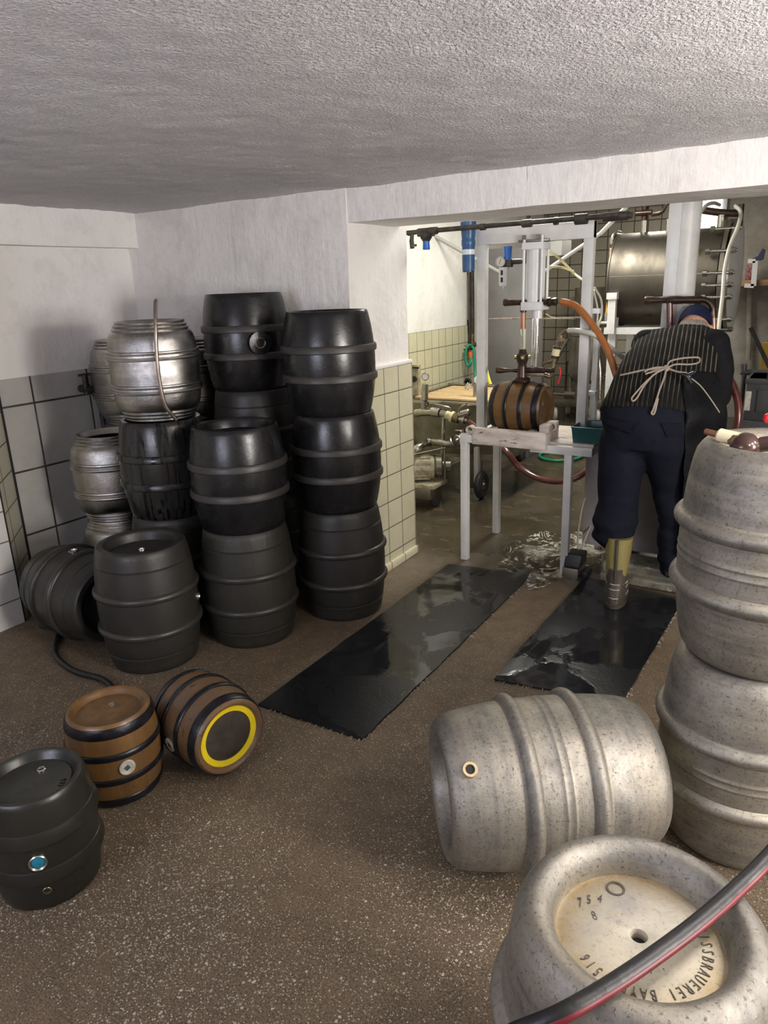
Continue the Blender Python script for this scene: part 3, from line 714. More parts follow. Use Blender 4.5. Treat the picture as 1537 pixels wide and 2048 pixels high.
obj('blue_plug', lathe(BM(), [(0, -.01), (.0172, -.01), (.0172, .003), (.015, .0045), (0, .005)], 12, side(ba, .5*H, rh-.012)), M['blue'], bu)
obj('tap_bush', fitting(BM(), side(ba+.04, .07, rh-.02), .012, .007), M['brass'], t)
letters('stamped_number', [('P', .08, .62, -1.2), ('3', .083, .48, -1.2), ('7', .085, .34, -1.2)], M['dark'], t, .02, H-.0235)

# black rubber mats
def floor_mat_thing(label, P, curl=None, extra=()):
    t = thing('rubber_mat', label, 'mat', (P[0][0], P[0][1], 0), group='wet black rubber mats')
    nx, ny = 16, 44; bm = BM(); o = Vector((P[0][0], P[0][1], 0))
    A, B, Cc, D = [Vector((*p, 0)) for p in P]
    top = []; bot = []
    for j in range(ny+1):
        v = j/ny; ra, rb = [], []
        for i in range(nx+1):
            u = i/nx; p = (A*(1-u)+B*u)*(1-v)+(D*(1-u)+Cc*u)*v-o
            z = .009+.003*mn.noise(Vector((p.x*4, p.y*4, 1)))
            edge = min(u, 1-u)*10
            p.x += .004*mn.noise(Vector((p.y*9, u*3, 5)))*(1 if u in (0, 1) else .3)
            p.y += .006*mn.noise(Vector((p.x*9, v*3, 8)))*(1 if v in (0, 1) else 0)
            lift = curl(u, v) if curl else 0
            ra.append(bm.verts.new(p+Vector((0, 0, z+lift)))); rb.append(bm.verts.new(p+Vector((0, 0, max(.0005, z-.0085)+lift))))
        top.append(ra); bot.append(rb)
    for j in range(ny):
        for i in range(nx):
            bm.faces.new((top[j][i], top[j][i+1], top[j+1][i+1], top[j+1][i])); bm.faces.new((bot[j][i], bot[j+1][i], bot[j+1][i+1], bot[j][i+1]))
    for j in range(ny):
        for i in (0, nx): bm.faces.new((top[j][i], top[j+1][i], bot[j+1][i], bot[j][i]))
    for i in range(nx):
        for j in (0, ny): bm.faces.new((top[j][i], top[j][i+1], bot[j][i+1], bot[j][i]))
    obj('sheet', bm, M['rubber'], t, 60)
    bm = BM()
    for k in range(46):
        s = random.random()
        if k < 30: p = B+(Cc-B)*s; d = Vector((1, -.2, 0))
        else: p = A+(B-A)*s; d = Vector((0, -1, 0))
        p = p-o; L = .006+.014*random.random()**2
        e = p+d*L+Vector((.006*random.uniform(-1, 1), .006*random.uniform(-1, 1), 0))
        tube(bm, [p+Vector((0, 0, .004)), (p+e)/2+Vector((.003, .003, .007)), e+Vector((0, 0, .002))], .0008, 5, 3)
    obj('frayed_threads', bm, M['thread'], t)
    return t
floor_mat_thing('wet black rubber mat beside the keg stacks, the left of the two', [(-1.825, 1.90), (-1.325, 1.903), (-1.335, 3.68), (-1.83, 3.62)],
                lambda u, v: .05*max(0, (u-.78)/.22)*max(0, (v-.94)/.06)*(1-abs(u-.9)*2)+.006*math.exp(-((u-.88)/.05)**2)*max(0, v-.4))
floor_mat_thing('wet black rubber mat under the standing worker, the right of the two', [(-1.069, 2.523), (-.558, 2.6), (-.53, 3.72), (-1.062, 3.785)],
                lambda u, v: .018*math.exp(-((u-.06)/.09)**2)*math.exp(-((v-.22)/.16)**2))

# hoses on the front floor
bm = BM(); tube(bm, [(-3.3, 1.93, .012), (-3.16, 1.925, .012), (-2.95, 1.77, .013), (-2.74, 1.71, .013), (-2.56, 1.72, .013), (-2.44, 1.68, .013), (-2.36, 1.55, .013), (-2.26, 1.42, .013), (-2.1, 1.36, .013)], .013, 12)
tag(obj('floor_hose', bm, M['hoseblack']), 'black rubber hose on the floor running behind the upright brown cask', 'hose')
# hose lying over the rim of the near keg
def atz(px, py, z):
    d = (px-768.5)/FPX*_r-(py-1024)/FPX*_u+_f; return EYE+d*((z-EYE.z)/d.z)
P = [atz(800, 2230, .12), atz(905, 2140, .38), atz(1010, 2075, .54), atz(1110, 2034, .603), atz(1200, 1984, .612), atz(1300, 1918, .612), atz(1400, 1843, .612), atz(1480, 1772, .613), atz(1540, 1712, .62), atz(1640, 1600, .6), atz(1760, 1500, .5)]
HR = .0135
bm = BM(); tube(bm, P, HR, 16)
h = tag(obj('air_hose', bm, M['hoseblack']), 'black hose with a red stripe lying across the head of the nearest aluminium keg', 'hose')
bm = BM(); S = spline(P, 10); off = []
for i, p in enumerate(S):
    td = (S[min(i+1, len(S)-1)]-S[max(i-1, 0)]).normalized(); s = td.cross(Vector((0, 0, 1))).normalized()
    off.append(p+(s*.98+Vector((0, 0, .12))).normalized()*HR*.56)
tube(bm, off, HR*.56, 12, 0); obj('red_stripe', bm, M['hosered'], h)

# tools lying across the head of the upper right keg
GT = 'tools on the upper right keg'
bm = BM(); A, B = atz(1436, 869, 1.205), atz(1528, 892, 1.19)
dr = (B-A).normalized(); q = tag(obj('tool_handle', cyl(BM(), A, B, .0175, .019, 24, .005), M['handle']), 'ivory coloured cylindrical tool handle on the rim of the upper right keg', 'handle', GT)
obj('peg_tip', cyl(BM(), A-dr*.034, A+dr*.01, .0078, .0085, 14, .002), M['woodtool'], q)
A = atz(1463, 880, 1.197); B = atz(1478, 915, 1.17)
tag(obj('wooden_peg', cyl(BM(), A+Vector((0, -.012, .006)), atz(1500, 905, 1.165), .0135, .0135, 16, .003), M['woodtool']), 'short brown wooden peg between the ivory handle and the dark ball', 'peg', GT)
cb = atz(1491, 894, 1.185)
bm = BM(); bmesh.ops.create_uvsphere(bm, u_segments=28, v_segments=18, radius=.036, matrix=Matrix.Translation(cb))
q = tag(obj('mallet', bm, M['mallet']), 'dark polished ball-headed mallet lying in the keg head at the right edge', 'mallet', GT)
obj('shaft', cyl(BM(), cb, cb+Vector((.16, .03, .035)), .018, .022, 20, .004), M['mallet'], q)
bm = BM(); A = atz(1529, 834, 1.235); cyl(bm, A, A+Vector((.09, .0, -.015)), .0135, .0165, 18, .006)
q = tag(obj('red_grip_tool', bm, M['red']), 'tool with a bright red grip sticking up at the right edge', 'tool', GT)
obj('tool_shank', cyl(BM(), A+Vector((.08, 0, -.013)), A+Vector((.2, .02, -.06)), .006, .006, 10), M['steel'], q)
# ------------------------------------------------------------------ back room: filling table
G5 = 'hoses in the back room'
ft = thing('filling_table', 'white steel filling table with a portal frame and pneumatic cylinder in the doorway', 'filling table', (-1.5, 4.0, 0))
def W(bm): bm.transform(Matrix.Translation((1.5, -4.0, 0))); return bm
for (x, y, z) in ((-1.79, 3.765, .769), (-1.185, 3.80, .735), (-1.815, 4.30, .735), (-1.135, 4.30, .735)):
    obj('leg', W(box(BM(), x-.021, x+.021, y-.021, y+.021, 0, z, .003)), M['white'], ft)
bm = BM(); box(bm, -1.8135, -1.60, 3.741, 3.784, .725, .7725, .003); box(bm, -1.40, -1.055, 3.775, 3.819, .695, .7405, .003)
box(bm, -1.835, -1.795, 3.784, 4.32, .70, .74, .003); box(bm, -1.2, -1.16, 3.80, 4.32, .70, .74, .003); box(bm, -1.815, -1.055, 4.28, 4.32, .70, .74, .003); box(bm, -1.095, -1.055, 3.8, 4.32, .70, .74, .003)
obj('rail', W(bm), M['white'], ft)
bm = BM(); box(bm, -1.735, -1.30, 3.735, 3.775, .72, .815, .006); obj('front_board', W(rough(bm, .003, 5)), M['whitew'], ft)
bm = BM(); box(bm, -1.72, -1.06, 3.815, 4.30, .735, .752, .003); obj('table_top', W(bm), M['whitew'], ft)
for x in (-1.66, -1.42):
    bm = BM(); box(bm, x-.02, x+.02, 3.84, 3.89, .75, .80, .004); box(bm, x-.02, x+.02, 4.08, 4.13, .75, .80, .004); obj('saddle_block', W(bm), M['whitew'], ft)
bm = BM(); box(bm, -1.355, -1.30, 3.79, 3.96, .74, .845, .004); obj('side_stop', W(rough(bm, .002, 3)), M['whitew'], ft)
for (x, y, z) in ((-1.75, 3.752, .80), (-1.335, 3.772, .785), (-1.30, 3.86, .83)):
    bm = BM(); lathe(bm, [(.016, -.03), (.024, -.03), (.024, .012), (.016, .012)], 24, frame_to((x, y-.002, z), (x, y-1, z)), closed=True)
    obj('pipe_stub', W(bm), M['whitew'], ft)
for x in (-1.79, -1.185):
    obj('portal_post', W(box(BM(), x-.026, x+.026, 3.975, 4.025, .74, 1.885, .003)), M['white'], ft)
obj('portal_post', W(box(BM(), -1.165, -1.135, 4.08, 4.12, .74, 1.34, .003)), M['white'], ft)
obj('crossbeam', W(box(BM(), -1.816, -1.159, 3.97, 4.03, 1.80, 1.885, .003)), M['white'], ft)
for z in (1.42, .98):
    obj('post_clamp', W(box(BM(), -1.17, -1.125, 4.03, 4.09, z, z+.025, .003)), M['cyl'], ft)
xc, yc = -1.475, 4.0
pc = obj('pneumatic_cylinder', W(lathe(BM(), [(0, 1.48), (.052, 1.48), (.052, 1.79), (0, 1.79)], 36, Matrix.Translation((xc, yc, 0)))), M['cyl'], ft)
for z0, z1 in ((1.76, 1.798), (1.445, 1.49)): obj('cylinder_cap', W(box(BM(), xc-.061, xc+.061, yc-.061, yc+.061, z0, z1, .006)), M['cyl'], pc)
bm = BM()
for dx in (-.05, .05):
    for dy in (-.05, .05): cyl(bm, (xc+dx, yc+dy, 1.46), (xc+dx, yc+dy, 1.83), .0075, n=10)
obj('tie_rod', W(bm), M['cyl'], pc)
bm = BM(); box(bm, xc-.085, xc+.085, yc-.05, yc+.05, 1.80, 1.812, .002)
for dx in (-.05, .03): cyl(bm, (xc+dx, yc-.055, 1.812), (xc+dx, yc-.055, 1.835), .011, n=6)
obj('mounting_plate', W(bm), M['sstd'], ft)
bm = BM(); cyl(bm, (xc+.015, yc, 1.10), (xc+.015, yc, 1.45), .014, n=18); cyl(bm, (xc-.018, yc+.03, 1.12), (xc-.018, yc+.03, 1.45), .007, n=12); obj('piston_rod', W(bm), M['chrome'], ft)
bm = BM(); cyl(bm, (xc+.015, yc, 1.40), (xc+.015, yc, 1.45), .028, n=20); obj('rod_collar', W(bm), M['cyl'], ft)
bm = BM(); box(bm, xc-.06, xc+.075, yc-.03, yc+.03, 1.085, 1.105, .003); obj('rod_bracket', W(bm), M['bronzel'], ft)

# filling valve on the cask
fx, fy = -1.532, 3.975
fv = thing('filling_valve', 'dark bronze filling valve with clear tube and T handle above the cask on the table', 'valve', (fx, fy, 1.05))
def Wv(bm): bm.transform(Matrix.Translation((-fx, -fy, -1.05))); return bm
bm = BM(); lathe(bm, [(0, 1.052), (.05, 1.052), (.052, 1.064), (.042, 1.075), (.03, 1.078), (.027, 1.13), (.024, 1.15), (.03, 1.165), (.034, 1.18), (.034, 1.205), (.024, 1.215), (.02, 1.235), (0, 1.235)], 28, Matrix.Translation((fx, fy, 0)))
obj('valve_body', Wv(bm), M['bronze'], fv)
bm = BM()
for a in range(4): cyl(bm, (fx, fy, 1.19), (fx+.046*math.cos(a*PI/2+.4), fy+.046*math.sin(a*PI/2+.4), 1.19), .011, n=10, rnd=.003)
obj('valve_nut', Wv(bm), M['brass'], fv)
bm = BM(); lathe(bm, [(0, 0), (.012, 0), (.013, .03), (.009, .06), (.014, .1), (.019, .13), (.016, .15), (0, .155)], 20, frame_to((fx, fy, 1.115), (fx-.35, fy-.05, 1.115)))
obj('lever_handle', Wv(bm), M['bronze'], fv)
bm = BM(); cyl(bm, (fx, fy, 1.118), (fx+.135, fy, 1.12), .017, n=18, rnd=.004); cyl(bm, (fx+.13, fy, 1.12), (fx+.19, fy, 1.12), .012, n=16); obj('outlet_branch', Wv(bm), M['bronze'], fv)
bm = BM(); cyl(bm, (fx, fy, 1.23), (fx, fy, 1.345), .0155, n=20); obj('sight_tube', Wv(bm), M['glass'], fv)
bm = BM(); cyl(bm, (fx, fy, 1.345), (fx, fy, 1.44), .0155, n=20); obj('beer_tube', Wv(bm), M['amber'], fv)
bm = BM(); lathe(bm, [(0, 0), (.018, 0), (.021, .006), (.019, .03), (.016, .1), (.019, .13), (.019, .20), (.016, .235), (.019, .26), (.019, .29), (0, .29)], 22, frame_to((fx-.115, fy, 1.489), (fx+.2, fy, 1.487)))
cyl(bm, (fx, fy, 1.435), (fx, fy, 1.49), .019, n=18, rnd=.003); obj('tee_handle', Wv(bm), M['bronze'], fv)
bm = BM(); cyl(bm, (fx+.135, fy, 1.488), (fx+.158, fy, 1.488), .025, n=8, rnd=.003); cyl(bm, (fx+.165, fy, 1.488), (fx+.19, fy, 1.487), .022, n=8, rnd=.003); obj('coupling_nut', Wv(bm), M['bronze'], fv)
bm = BM(); tube(bm, [at(1122, 603, 3.97), at(1150, 611, 3.97), at(1175, 636, 3.96), at(1200, 672, 3.94), at(1218, 705, 3.92), at(1234, 752, 3.9)], .0185, 16)
tag(obj('beer_hose', bm, M['amber']), 'thick amber beer hose curving from the filling valve down to the worker', 'hose', G5)
# small sight glass assembly
sg = thing('gas_return_valve', 'aged brass gas return fitting with small sight glass right of the filling valve', 'valve', tuple(at(1105, 755, 3.99)))
o0 = at(1105, 755, 3.99)
def Ws(bm): bm.transform(Matrix.Translation(-o0)); return bm
A = at(1103, 752, 3.99); B = at(1110, 716, 3.99); Cq = at(1115, 693, 3.99); D = at(1122, 676, 3.99)
obj('elbow', Ws(tube(BM(), [at(1090, 750, 3.985), A, at(1107, 735, 3.99), B], .013, 14)), M['bronzel'], sg)
bm = BM(); cyl(bm, B, B+(Cq-B)*.22, .025, n=20); cyl(bm, B+(Cq-B)*.82, Cq, .025, n=20); obj('sight_frame', Ws(bm), M['bronze'], sg)
obj('sight_glass', Ws(cyl(BM(), B+(Cq-B)*.2, B+(Cq-B)*.85, .021, n=20)), M['cream'], sg)
bm = BM(); cyl(bm, Cq, D, .013, n=14); beam(bm, at(1112, 683, 3.985), at(1131, 679, 3.985), .012, .012); tube(bm, [D, at(1125, 667, 3.99), at(1140, 660, 3.99)], .011, 12); obj('wing_valve', Ws(bm), M['bronzel'], sg)
obj('red_lever', Ws(tube(BM(), [at(1119, 734, 3.97), at(1122, 745, 3.965), at(1117, 768, 3.96)], .0045, 8)), M['red'], sg)
obj('bent_pipe', Ws(tube(BM(), [at(1083, 738, 3.985), at(1086, 729, 3.985), at(1094, 725, 3.985), at(1107, 721, 3.985)], .007, 10)), M['bronzel'], sg)
bm = BM(); tube(bm, [at(1138, 661, 3.98), at(1160, 662, 3.95), at(1190, 670, 3.94), at(1215, 690, 3.96), at(1250, 718, 4.05)], .014, 14)
tag(obj('clear_hose', bm, M['clear']), 'milky clear hose passing in front of the right portal post', 'hose', G5)
# teal tray
tt = thing('plastic_tray', 'dark teal plastic tray on the right end of the white filling table', 'tray', (-1.105, 3.93, .7525))
bm = BM(); z0 = 0
P0 = [(-.085, -.095), (.115, -.095), (.115, .14), (-.085, .14)]
lo = [bm.verts.new((x*.9, y*.9, .0)) for x, y in P0]; hi = [bm.verts.new((x, y, .085)) for x, y in P0]
hi2 = [bm.verts.new((x*.96, y*.96, .085)) for x, y in P0]; lo2 = [bm.verts.new((x*.87, y*.87, .006)) for x, y in P0]
bm.faces.new(lo); bm.faces.new(lo2)
for i in range(4):
    j = (i+1) % 4; bm.faces.new((lo[i], lo[j], hi[j], hi[i])); bm.faces.new((hi[i], hi[j], hi2[j], hi2[i])); bm.faces.new((hi2[i], hi2[j], lo2[j], lo2[i]))
obj('tray_body', bm, M['teal'], tt)
bm = BM(); tube(bm, [(-.085, -.095, .085), (.115, -.095, .085), (.115, .14, .085), (-.085, .14, .085), (-.085, -.095, .085)], .004, 6, 0); obj('rim', bm, M['teal'], tt)
# foot pedal
p0 = (-1.135, 3.80, 0)
fp = thing('foot_pedal', 'black hooded foot pedal on the floor by the right table leg', 'pedal', p0)
bm = BM(); box(bm, -.045, .045, -.06, .09, 0, .06, .004); obj('pedal_base', bm, M['sstd'], fp)
bm = BM(); box(bm, -.042, .05, -.05, .09, .06, .13, .01)
for v in bm.verts:
    if v.co.z > .1: v.co.y = v.co.y*.8+.02
obj('hood', bm, M['hoseblack'], fp)
bm = BM(); box(bm, .052, .085, -.02, .08, 0, .035, .004); obj('treadle', bm, M['hoseblack'], fp)
bm = BM(); tube(bm, [(-1.13, 3.87, .12), (-1.16, 3.95, .2), (-1.16, 4.05, .38), (-1.1, 4.2, .56), (-1.09, 4.25, .68)], .005, 8)
tag(obj('pedal_cable', bm, M['wallgrey']), 'thin grey cable from the foot pedal up behind the right table leg', 'cable'); bm = BM()
tube(bm, [(-1.12, 3.88, .12), (-1.13, 4.0, .16), (-1.1, 4.1, .3), (-1.06, 4.22, .5), (-1.05, 4.26, .69)], .005, 8)
tag(obj('pedal_cable', bm, M['wallgrey']), 'thin grey cable from the foot pedal slanting up to the grey front sheet', 'cable')
# drooping red brown hose
bm = BM(); tube(bm, [at(930, 840, 4.78), at(942, 846, 4.78), at(962, 862, 4.75), at(990, 882, 4.68), at(1015, 905, 4.6), at(1040, 935, 4.6), at(1075, 956, 4.58), at(1115, 963, 4.56), at(1150, 957, 4.56), at(1175, 940, 4.6), at(1195, 915, 4.7)], .021, 16)
tag(obj('rubber_hose', bm, M['redbrown']), 'thick red-brown rubber hose sagging beneath the filling table', 'hose', G5)
# foam on the wet floor
bm = BM(); cen = Vector((-1.33, 4.08, .0015)); n = 40
out = [bm.verts.new(cen+Vector(((.30+.13*mn.noise(Vector((math.cos(a)*1.6, math.sin(a)*1.6, 2))))*math.cos(a)*(1.0), (.50+.22*mn.noise(Vector((math.cos(a)*1.9, math.sin(a)*1.9, 7))))*math.sin(a), 0))) for a in [2*PI*k/n for k in range(n)]]
c = bm.verts.new(cen+Vector((0, 0, .001)))
for k in range(n): bm.faces.new((c, out[k], out[(k+1) % n]))
tag(obj('beer_foam', bm, M['foam']), 'white beer foam swirling on the wet floor under the filling table', 'foam', kind='stuff')

# compressed air line under the lintel
bm = BM(); tube(bm, [(-2.165, 3.86, 1.80), (-2.165, 3.86, 1.875), (-2.1, 3.86, 1.887), (-1.0, 3.84, 1.89)], .013, 12, 2)
for x, r, L in ((-2.05, .02, .05), (-1.74, .018, .03), (-1.50, .02, .05), (-1.33, .019, .02), (-1.22, .026, .06), (-1.08, .022, .12), (-1.0, .016, .06)): cyl(bm, (x, 3.855, 1.886), (x+L, 3.853, 1.886), r, n=12)
al = tag(obj('air_pipe', bm, M['pipeblack']), 'black compressed air pipe running below the lintel', 'pipe')
obj('red_tap', cyl(BM(), (-2.16, 3.85, 1.815), (-2.125, 3.83, 1.815), .007, n=8), M['redbrown'], al)
rg = thing('air_regulator', 'blue-knobbed regulator hanging below the lintel, left of the blue filter', 'regulator', (-2.085, 3.88, 1.885))
bm = BM(); box(bm, -.045, .045, -.03, .03, -.025, .02, .008); lathe(bm, [(0, -.05), (.02, -.05), (.034, -.03), (.03, -.02), (0, -.02)], 20); obj('regulator_body', bm, M['pipeblack'], rg)
bm = BM(); lathe(bm, [(0, -.095), (.019, -.095), (.021, -.09), (.019, -.06), (.02, -.05), (0, -.05)], 24); obj('knob', bm, M['bluekn'], rg)
fl = thing('air_filter', 'tall blue compressed air filter housing with a pale printed band', 'filter', (-1.836, 3.91, 1.895))
bm = BM(); lathe(bm, [(0, -.30), (.042, -.30), (.045, -.28), (.046, -.13), (.05, -.12), (.05, -.09), (.047, -.08), (.05, -.06), (.053, -.02), (.057, 0), (.057, .035), (0, .035)], 32); obj('housing', bm, M['bluepl'], fl)
bm = BM(); lathe(bm, [(.0448, -.185), (.0466, -.184), (.0469, -.15), (.0452, -.149)], 32, closed=True); obj('printed_band', bm, M['label'], fl)
bm = BM(); lathe(bm, [(0, -.35), (.008, -.35), (.012, -.30), (.043, -.302), (.043, -.285), (0, -.285)], 20); obj('drain', bm, M['bronze'], fl)
for o_ in fl.children: o_.data.transform(Matrix.Scale(.78, 4))
# pressure regulator with gauge
g0 = at(1001, 524, 4.2)
pr = thing('pressure_regulator', 'air regulator with round white gauge, blue knob and grey filter bowl beside the cylinder', 'regulator', tuple(g0))
fr = frame_to((0, 0, 0), (EYE-g0).normalized()*Vector((1, 1, .2))+Vector((0, 0, 0)))
obj('gauge_case', lathe(BM(), [(0, -.02), (.026, -.02), (.03, -.016), (.03, .004), (.027, .006), (.026, .002), (0, .002)], 28, fr), M['cabl'], pr)
gf = obj('gauge_face', lathe(BM(), [(0, .0015), (.0255, .0015), (.0255, .003), (0, .003)], 28, fr), M['gauge'], pr)
bm = BM(); beam(bm, fr @ Vector((-.006, -.012, .004)), fr @ Vector((.004, .015, .004)), .003, .0015); obj('needle', bm, M['dark'], gf)
rr = Vector((1, .45, 0)).normalized()
b0 = rr*.035+Vector((0, .02, 0))
obj('knob', lathe(BM(), [(0, .01), (.022, .01), (.023, .05), (.026, .085), (0, .085)], 20, Matrix.Translation(b0)), M['bluekn'], pr)
bm = BM(); box(bm, b0.x-.03, b0.x+.03, b0.y-.02, b0.y+.02, -.03, .015, .006); cyl(bm, b0, b0+rr*.08, .016, n=14); tube(bm, [b0+rr*.08, b0+rr*.11, b0+rr*.115+Vector((0, 0, .04)), b0+rr*.115+Vector((0, 0, .14)), b0+rr*.115+Vector((0, 0, .29))], .012, 12, 3); obj('manifold', bm, M['pipeblack'], pr)
bm = BM(); lathe(bm, [(0, -.155), (.005, -.15), (.008, -.138), (.024, -.135), (.027, -.12), (.03, -.03), (0, -.03)], 22, Matrix.Translation(b0*.5)); fb = obj('filter_bowl', bm, M['cyl'], pr)
bm = BM()
for z in (-.06, -.1): box(bm, -.006, .006, -.031, -.026, z-.014, z+.014)
bm.transform(Matrix.Translation(b0*.5)); obj('slot', bm, M['dark'], fb)
# conduits, cords
bm = BM(); cyl(bm, at(857, 465, 5.6), at(1000, 545, 6.1), .016, n=10)
tag(obj('conduit', bm, M['cabl']), 'grey conduit sloping across the white wall behind the blue filter', 'conduit')
bm = BM(); cyl(bm, at(1093, 541, 4.9), at(1203, 466, 4.6), .012, n=10); cyl(bm, at(1203, 466, 4.6), at(1262, 405, 4.5), .013, n=10)
tag(obj('conduit', bm, M['cyl']), 'pale conduit slanting up to the right behind the portal frame', 'conduit')
bm = BM(); tube(bm, [at(1096, 498, 4.05), at(1125, 522, 4.2), at(1150, 548, 4.25), at(1175, 566, 4.1)], .007, 8)
tag(obj('air_line', bm, M['cream']), 'cream air line running from the top of the cylinder down to the right post', 'hose', G5); bm = BM(); tube(bm, [at(1096, 533, 4.05), at(1125, 535, 4.2), at(1148, 543, 4.25)], .007, 8)
tag(obj('air_line', bm, M['cream']), 'short cream air line bending off beside the middle of the cylinder', 'hose', G5)
bm = BM(); tube(bm, [at(978, 638, 4.02), at(1010, 637, 4.0), at(1050, 637, 4.05), at(1090, 637, 4.0), at(1130, 636, 4.05), at(1163, 635, 4.02)], .004, 8); tube(bm, [at(1092, 628, 4.05), at(1110, 636, 4.05), at(1150, 637, 4.04)], .004, 8)
tag(obj('cord', bm, M['rope']), 'pale cord strung level between the two portal posts', 'cord')
bm = BM(); tube(bm, [at(1190, 575, 4.12), at(1203, 600, 4.2), at(1204, 630, 4.2), at(1197, 655, 4.12), at(1192, 700, 4.1), at(1180, 830, 4.09)], .006, 8)
tag(obj('air_line', bm, M['clear']), 'pale air line bowing out right of the right portal post', 'hose', G5); bm = BM(); tube(bm, [at(1188, 580, 4.1), at(1196, 620, 4.15), at(1194, 660, 4.1), at(1184, 760, 4.09)], .005, 8)
tag(obj('air_line', bm, M['clear']), 'thin pale air line close along the right portal post', 'hose', G5)
bm = BM(); tube(bm, [at(1095, 640, 7.8), at(1150, 636, 8.5)], .01, 6)
bm.free()

# grey cabinet
gc = thing('grey_cabinet', 'tall plain grey metal cabinet at the end of the cream tiled wall', 'cabinet', (-2.57, 6.57, 0))
bm = BM(); box(bm, -.285, .175, -.15, .15, 0, 1.885, .006); obj('cabinet_body', bm, M['cab'], gc)
bm = BM(); box(bm, -.33, -.285, -.16, .15, 0, 1.875, .004); obj('edge_trim', bm, M['cabl'], gc)
bm = BM(); box(bm, -2.394, -2.15, 6.45, 6.71, 1.80, 1.93, .004)
tag(obj('duct_box', bm, M['cabl']), 'small pale grey box mounted high behind the pneumatic cylinder', 'box')
# pipe, tap, hoses in the corner
bm = BM(); tube(bm, [at(944, 535, 6.25), at(945, 640, 6.25), at(944, 700, 6.25)], .022, 10, 2); tube(bm, [at(940, 535, 6.22), at(940, 660, 6.22)], .009, 8, 2); tube(bm, [at(937, 640, 6.25), at(935, 780, 6.25)], .009, 8, 2)
tag(obj('corner_pipe', bm, M['pipeblack']), 'dark vertical pipes in the corner below the blue filter', 'pipe')
wt = thing('water_tap', 'old brass water tap on the cream tiles with a green hose', 'tap', tuple(at(945, 690, 6.2)))
o1 = at(945, 690, 6.2)
bm = BM(); cyl(bm, at(918, 700, 6.15)-o1, at(938, 695, 6.2)-o1, .028, .02, 12, .005); cyl(bm, at(938, 695, 6.2)-o1, at(952, 688, 6.2)-o1, .022, n=12); cyl(bm, at(945, 690, 6.18)-o1, at(946, 668, 6.18)-o1, .012, n=10); obj('tap_body', bm, M['bronzel'], wt)
bm = BM(); cyl(bm, at(941, 704, 6.15)-o1, at(942, 716, 6.15)-o1, .02, n=12); obj('hose_coupling', bm, M['orange'], wt)
bm = BM(); tube(bm, [at(942, 716, 6.12), at(943, 725, 6.1), at(938, 732, 6.1), at(932, 722, 6.1), at(932, 703, 6.1), at(937, 691, 6.12), at(944, 692, 6.15), at(949, 705, 6.15), at(951, 750, 6.1), at(953, 775, 6.0)], .012, 10)
tag(obj('green_hose', bm, M['greenhose']), 'green hose looped over the water tap on the tiled wall', 'hose', G5)
bm = BM(); tube(bm, [at(960, 668, 6.2), at(968, 715, 6.1), at(977, 755, 6.0), at(986, 780, 5.9), at(995, 800, 5.8)], .016, 10)
tag(obj('yellow_hose', bm, M['yellowhose']), 'yellow hose hanging against the grey cabinet', 'hose', G5)
bm = BM(); c = atz(1123, 911, .012); tube(bm, [c+Vector((.19*math.cos(a)*(1+.03*a/6), .25*math.sin(a), .008*a/6)) for a in [k*PI/6 for k in range(0, 14)]], .014, 10, 5)
tag(obj('green_hose', bm, M['greenhose']), 'coil of green hose lying on the wet floor behind the table', 'hose', G5)
bm = BM(); tube(bm, [atz(1085, 894, .014), atz(1110, 899, .03), atz(1150, 906, .045), atz(1172, 909, .03), atz(1200, 911, .016)], .014, 10)
tag(obj('yellow_hose', bm, M['yellowhose']), 'yellow hose lying on the floor across the green coil', 'hose', G5)
# ------------------------------------------------------------------ trough with slatted top, manifold, pump
TY = 4.95
tr = thing('bottle_soaking_trough', 'wheeled stainless steel trough with pale wooden slats behind the tiled reveal', 'trough', (-2.45, 5.3, 0))
def Wt(bm): bm.transform(Matrix.Translation((2.45, -5.3, 0))); return bm
bm = BM(); pr_ = [(-2.87, .36), (-2.8, .30), (-2.05, .30), (-2.0, .36), (-2.0, .74), (-2.87, .74)]
f0 = [bm.verts.new((x, TY+(.0 if z > .5 else .08), z)) for x, z in pr_]; f1_ = [bm.verts.new((x, 5.75, z)) for x, z in pr_]
bm.faces.new(f0); bm.faces.new(f1_)
for i in range(6): bm.faces.new((f0[i], f0[(i+1) % 6], f1_[(i+1) % 6], f1_[i]))
obj('basin', Wt(bm), M['sstd'], tr)
bm = BM(); box(bm, -2.89, -1.98, TY-.02, TY+.02, .725, .75, .004); box(bm, -2.89, -1.98, 5.73, 5.77, .745, .775, .004); box(bm, -2.9, -2.86, TY, 5.75, .735, .76, .004); box(bm, -2.01, -1.98, TY, 5.75, .735, .76, .004); obj('rim_frame', Wt(bm), M['sst'], tr)
bm = BM()
for k in range(9):
    y = TY+.07+k*.075; box(bm, -2.82, -2.02, y, y+.055, .745, .762, .004)
obj('slatted_top', Wt(bm), M['slat'], tr)
bm = BM(); box(bm, -2.44, -2.27, 5.05, 5.10, .055, .36, .003); obj('leg_panel', Wt(bm), M['sstd'], tr)
bm = BM(); box(bm, -2.30, -2.265, 4.99, 5.04, .12, .40, .003); obj('wheel_fork', Wt(bm), M['white'], tr)
for (x, y) in ((-2.23, 5.0), (-2.42, 6.3)):
    m4 = frame_to((x-.03, y, .11), (x+.3, y+.02, .11))
    wl = obj('wheel', Wt(lathe(BM(), [(.05, 0), (.09, -.006), (.107, .008), (.11, .02), (.107, .034), (.09, .048), (.05, .042)], 32, m4, closed=True)), M['tyre'], tr)
    obj('hub', Wt(lathe(BM(), [(0, .004), (.052, .004), (.052, .036), (.018, .038), (.015, .05), (0, .05)], 20, m4)), M['sstd'], wl)
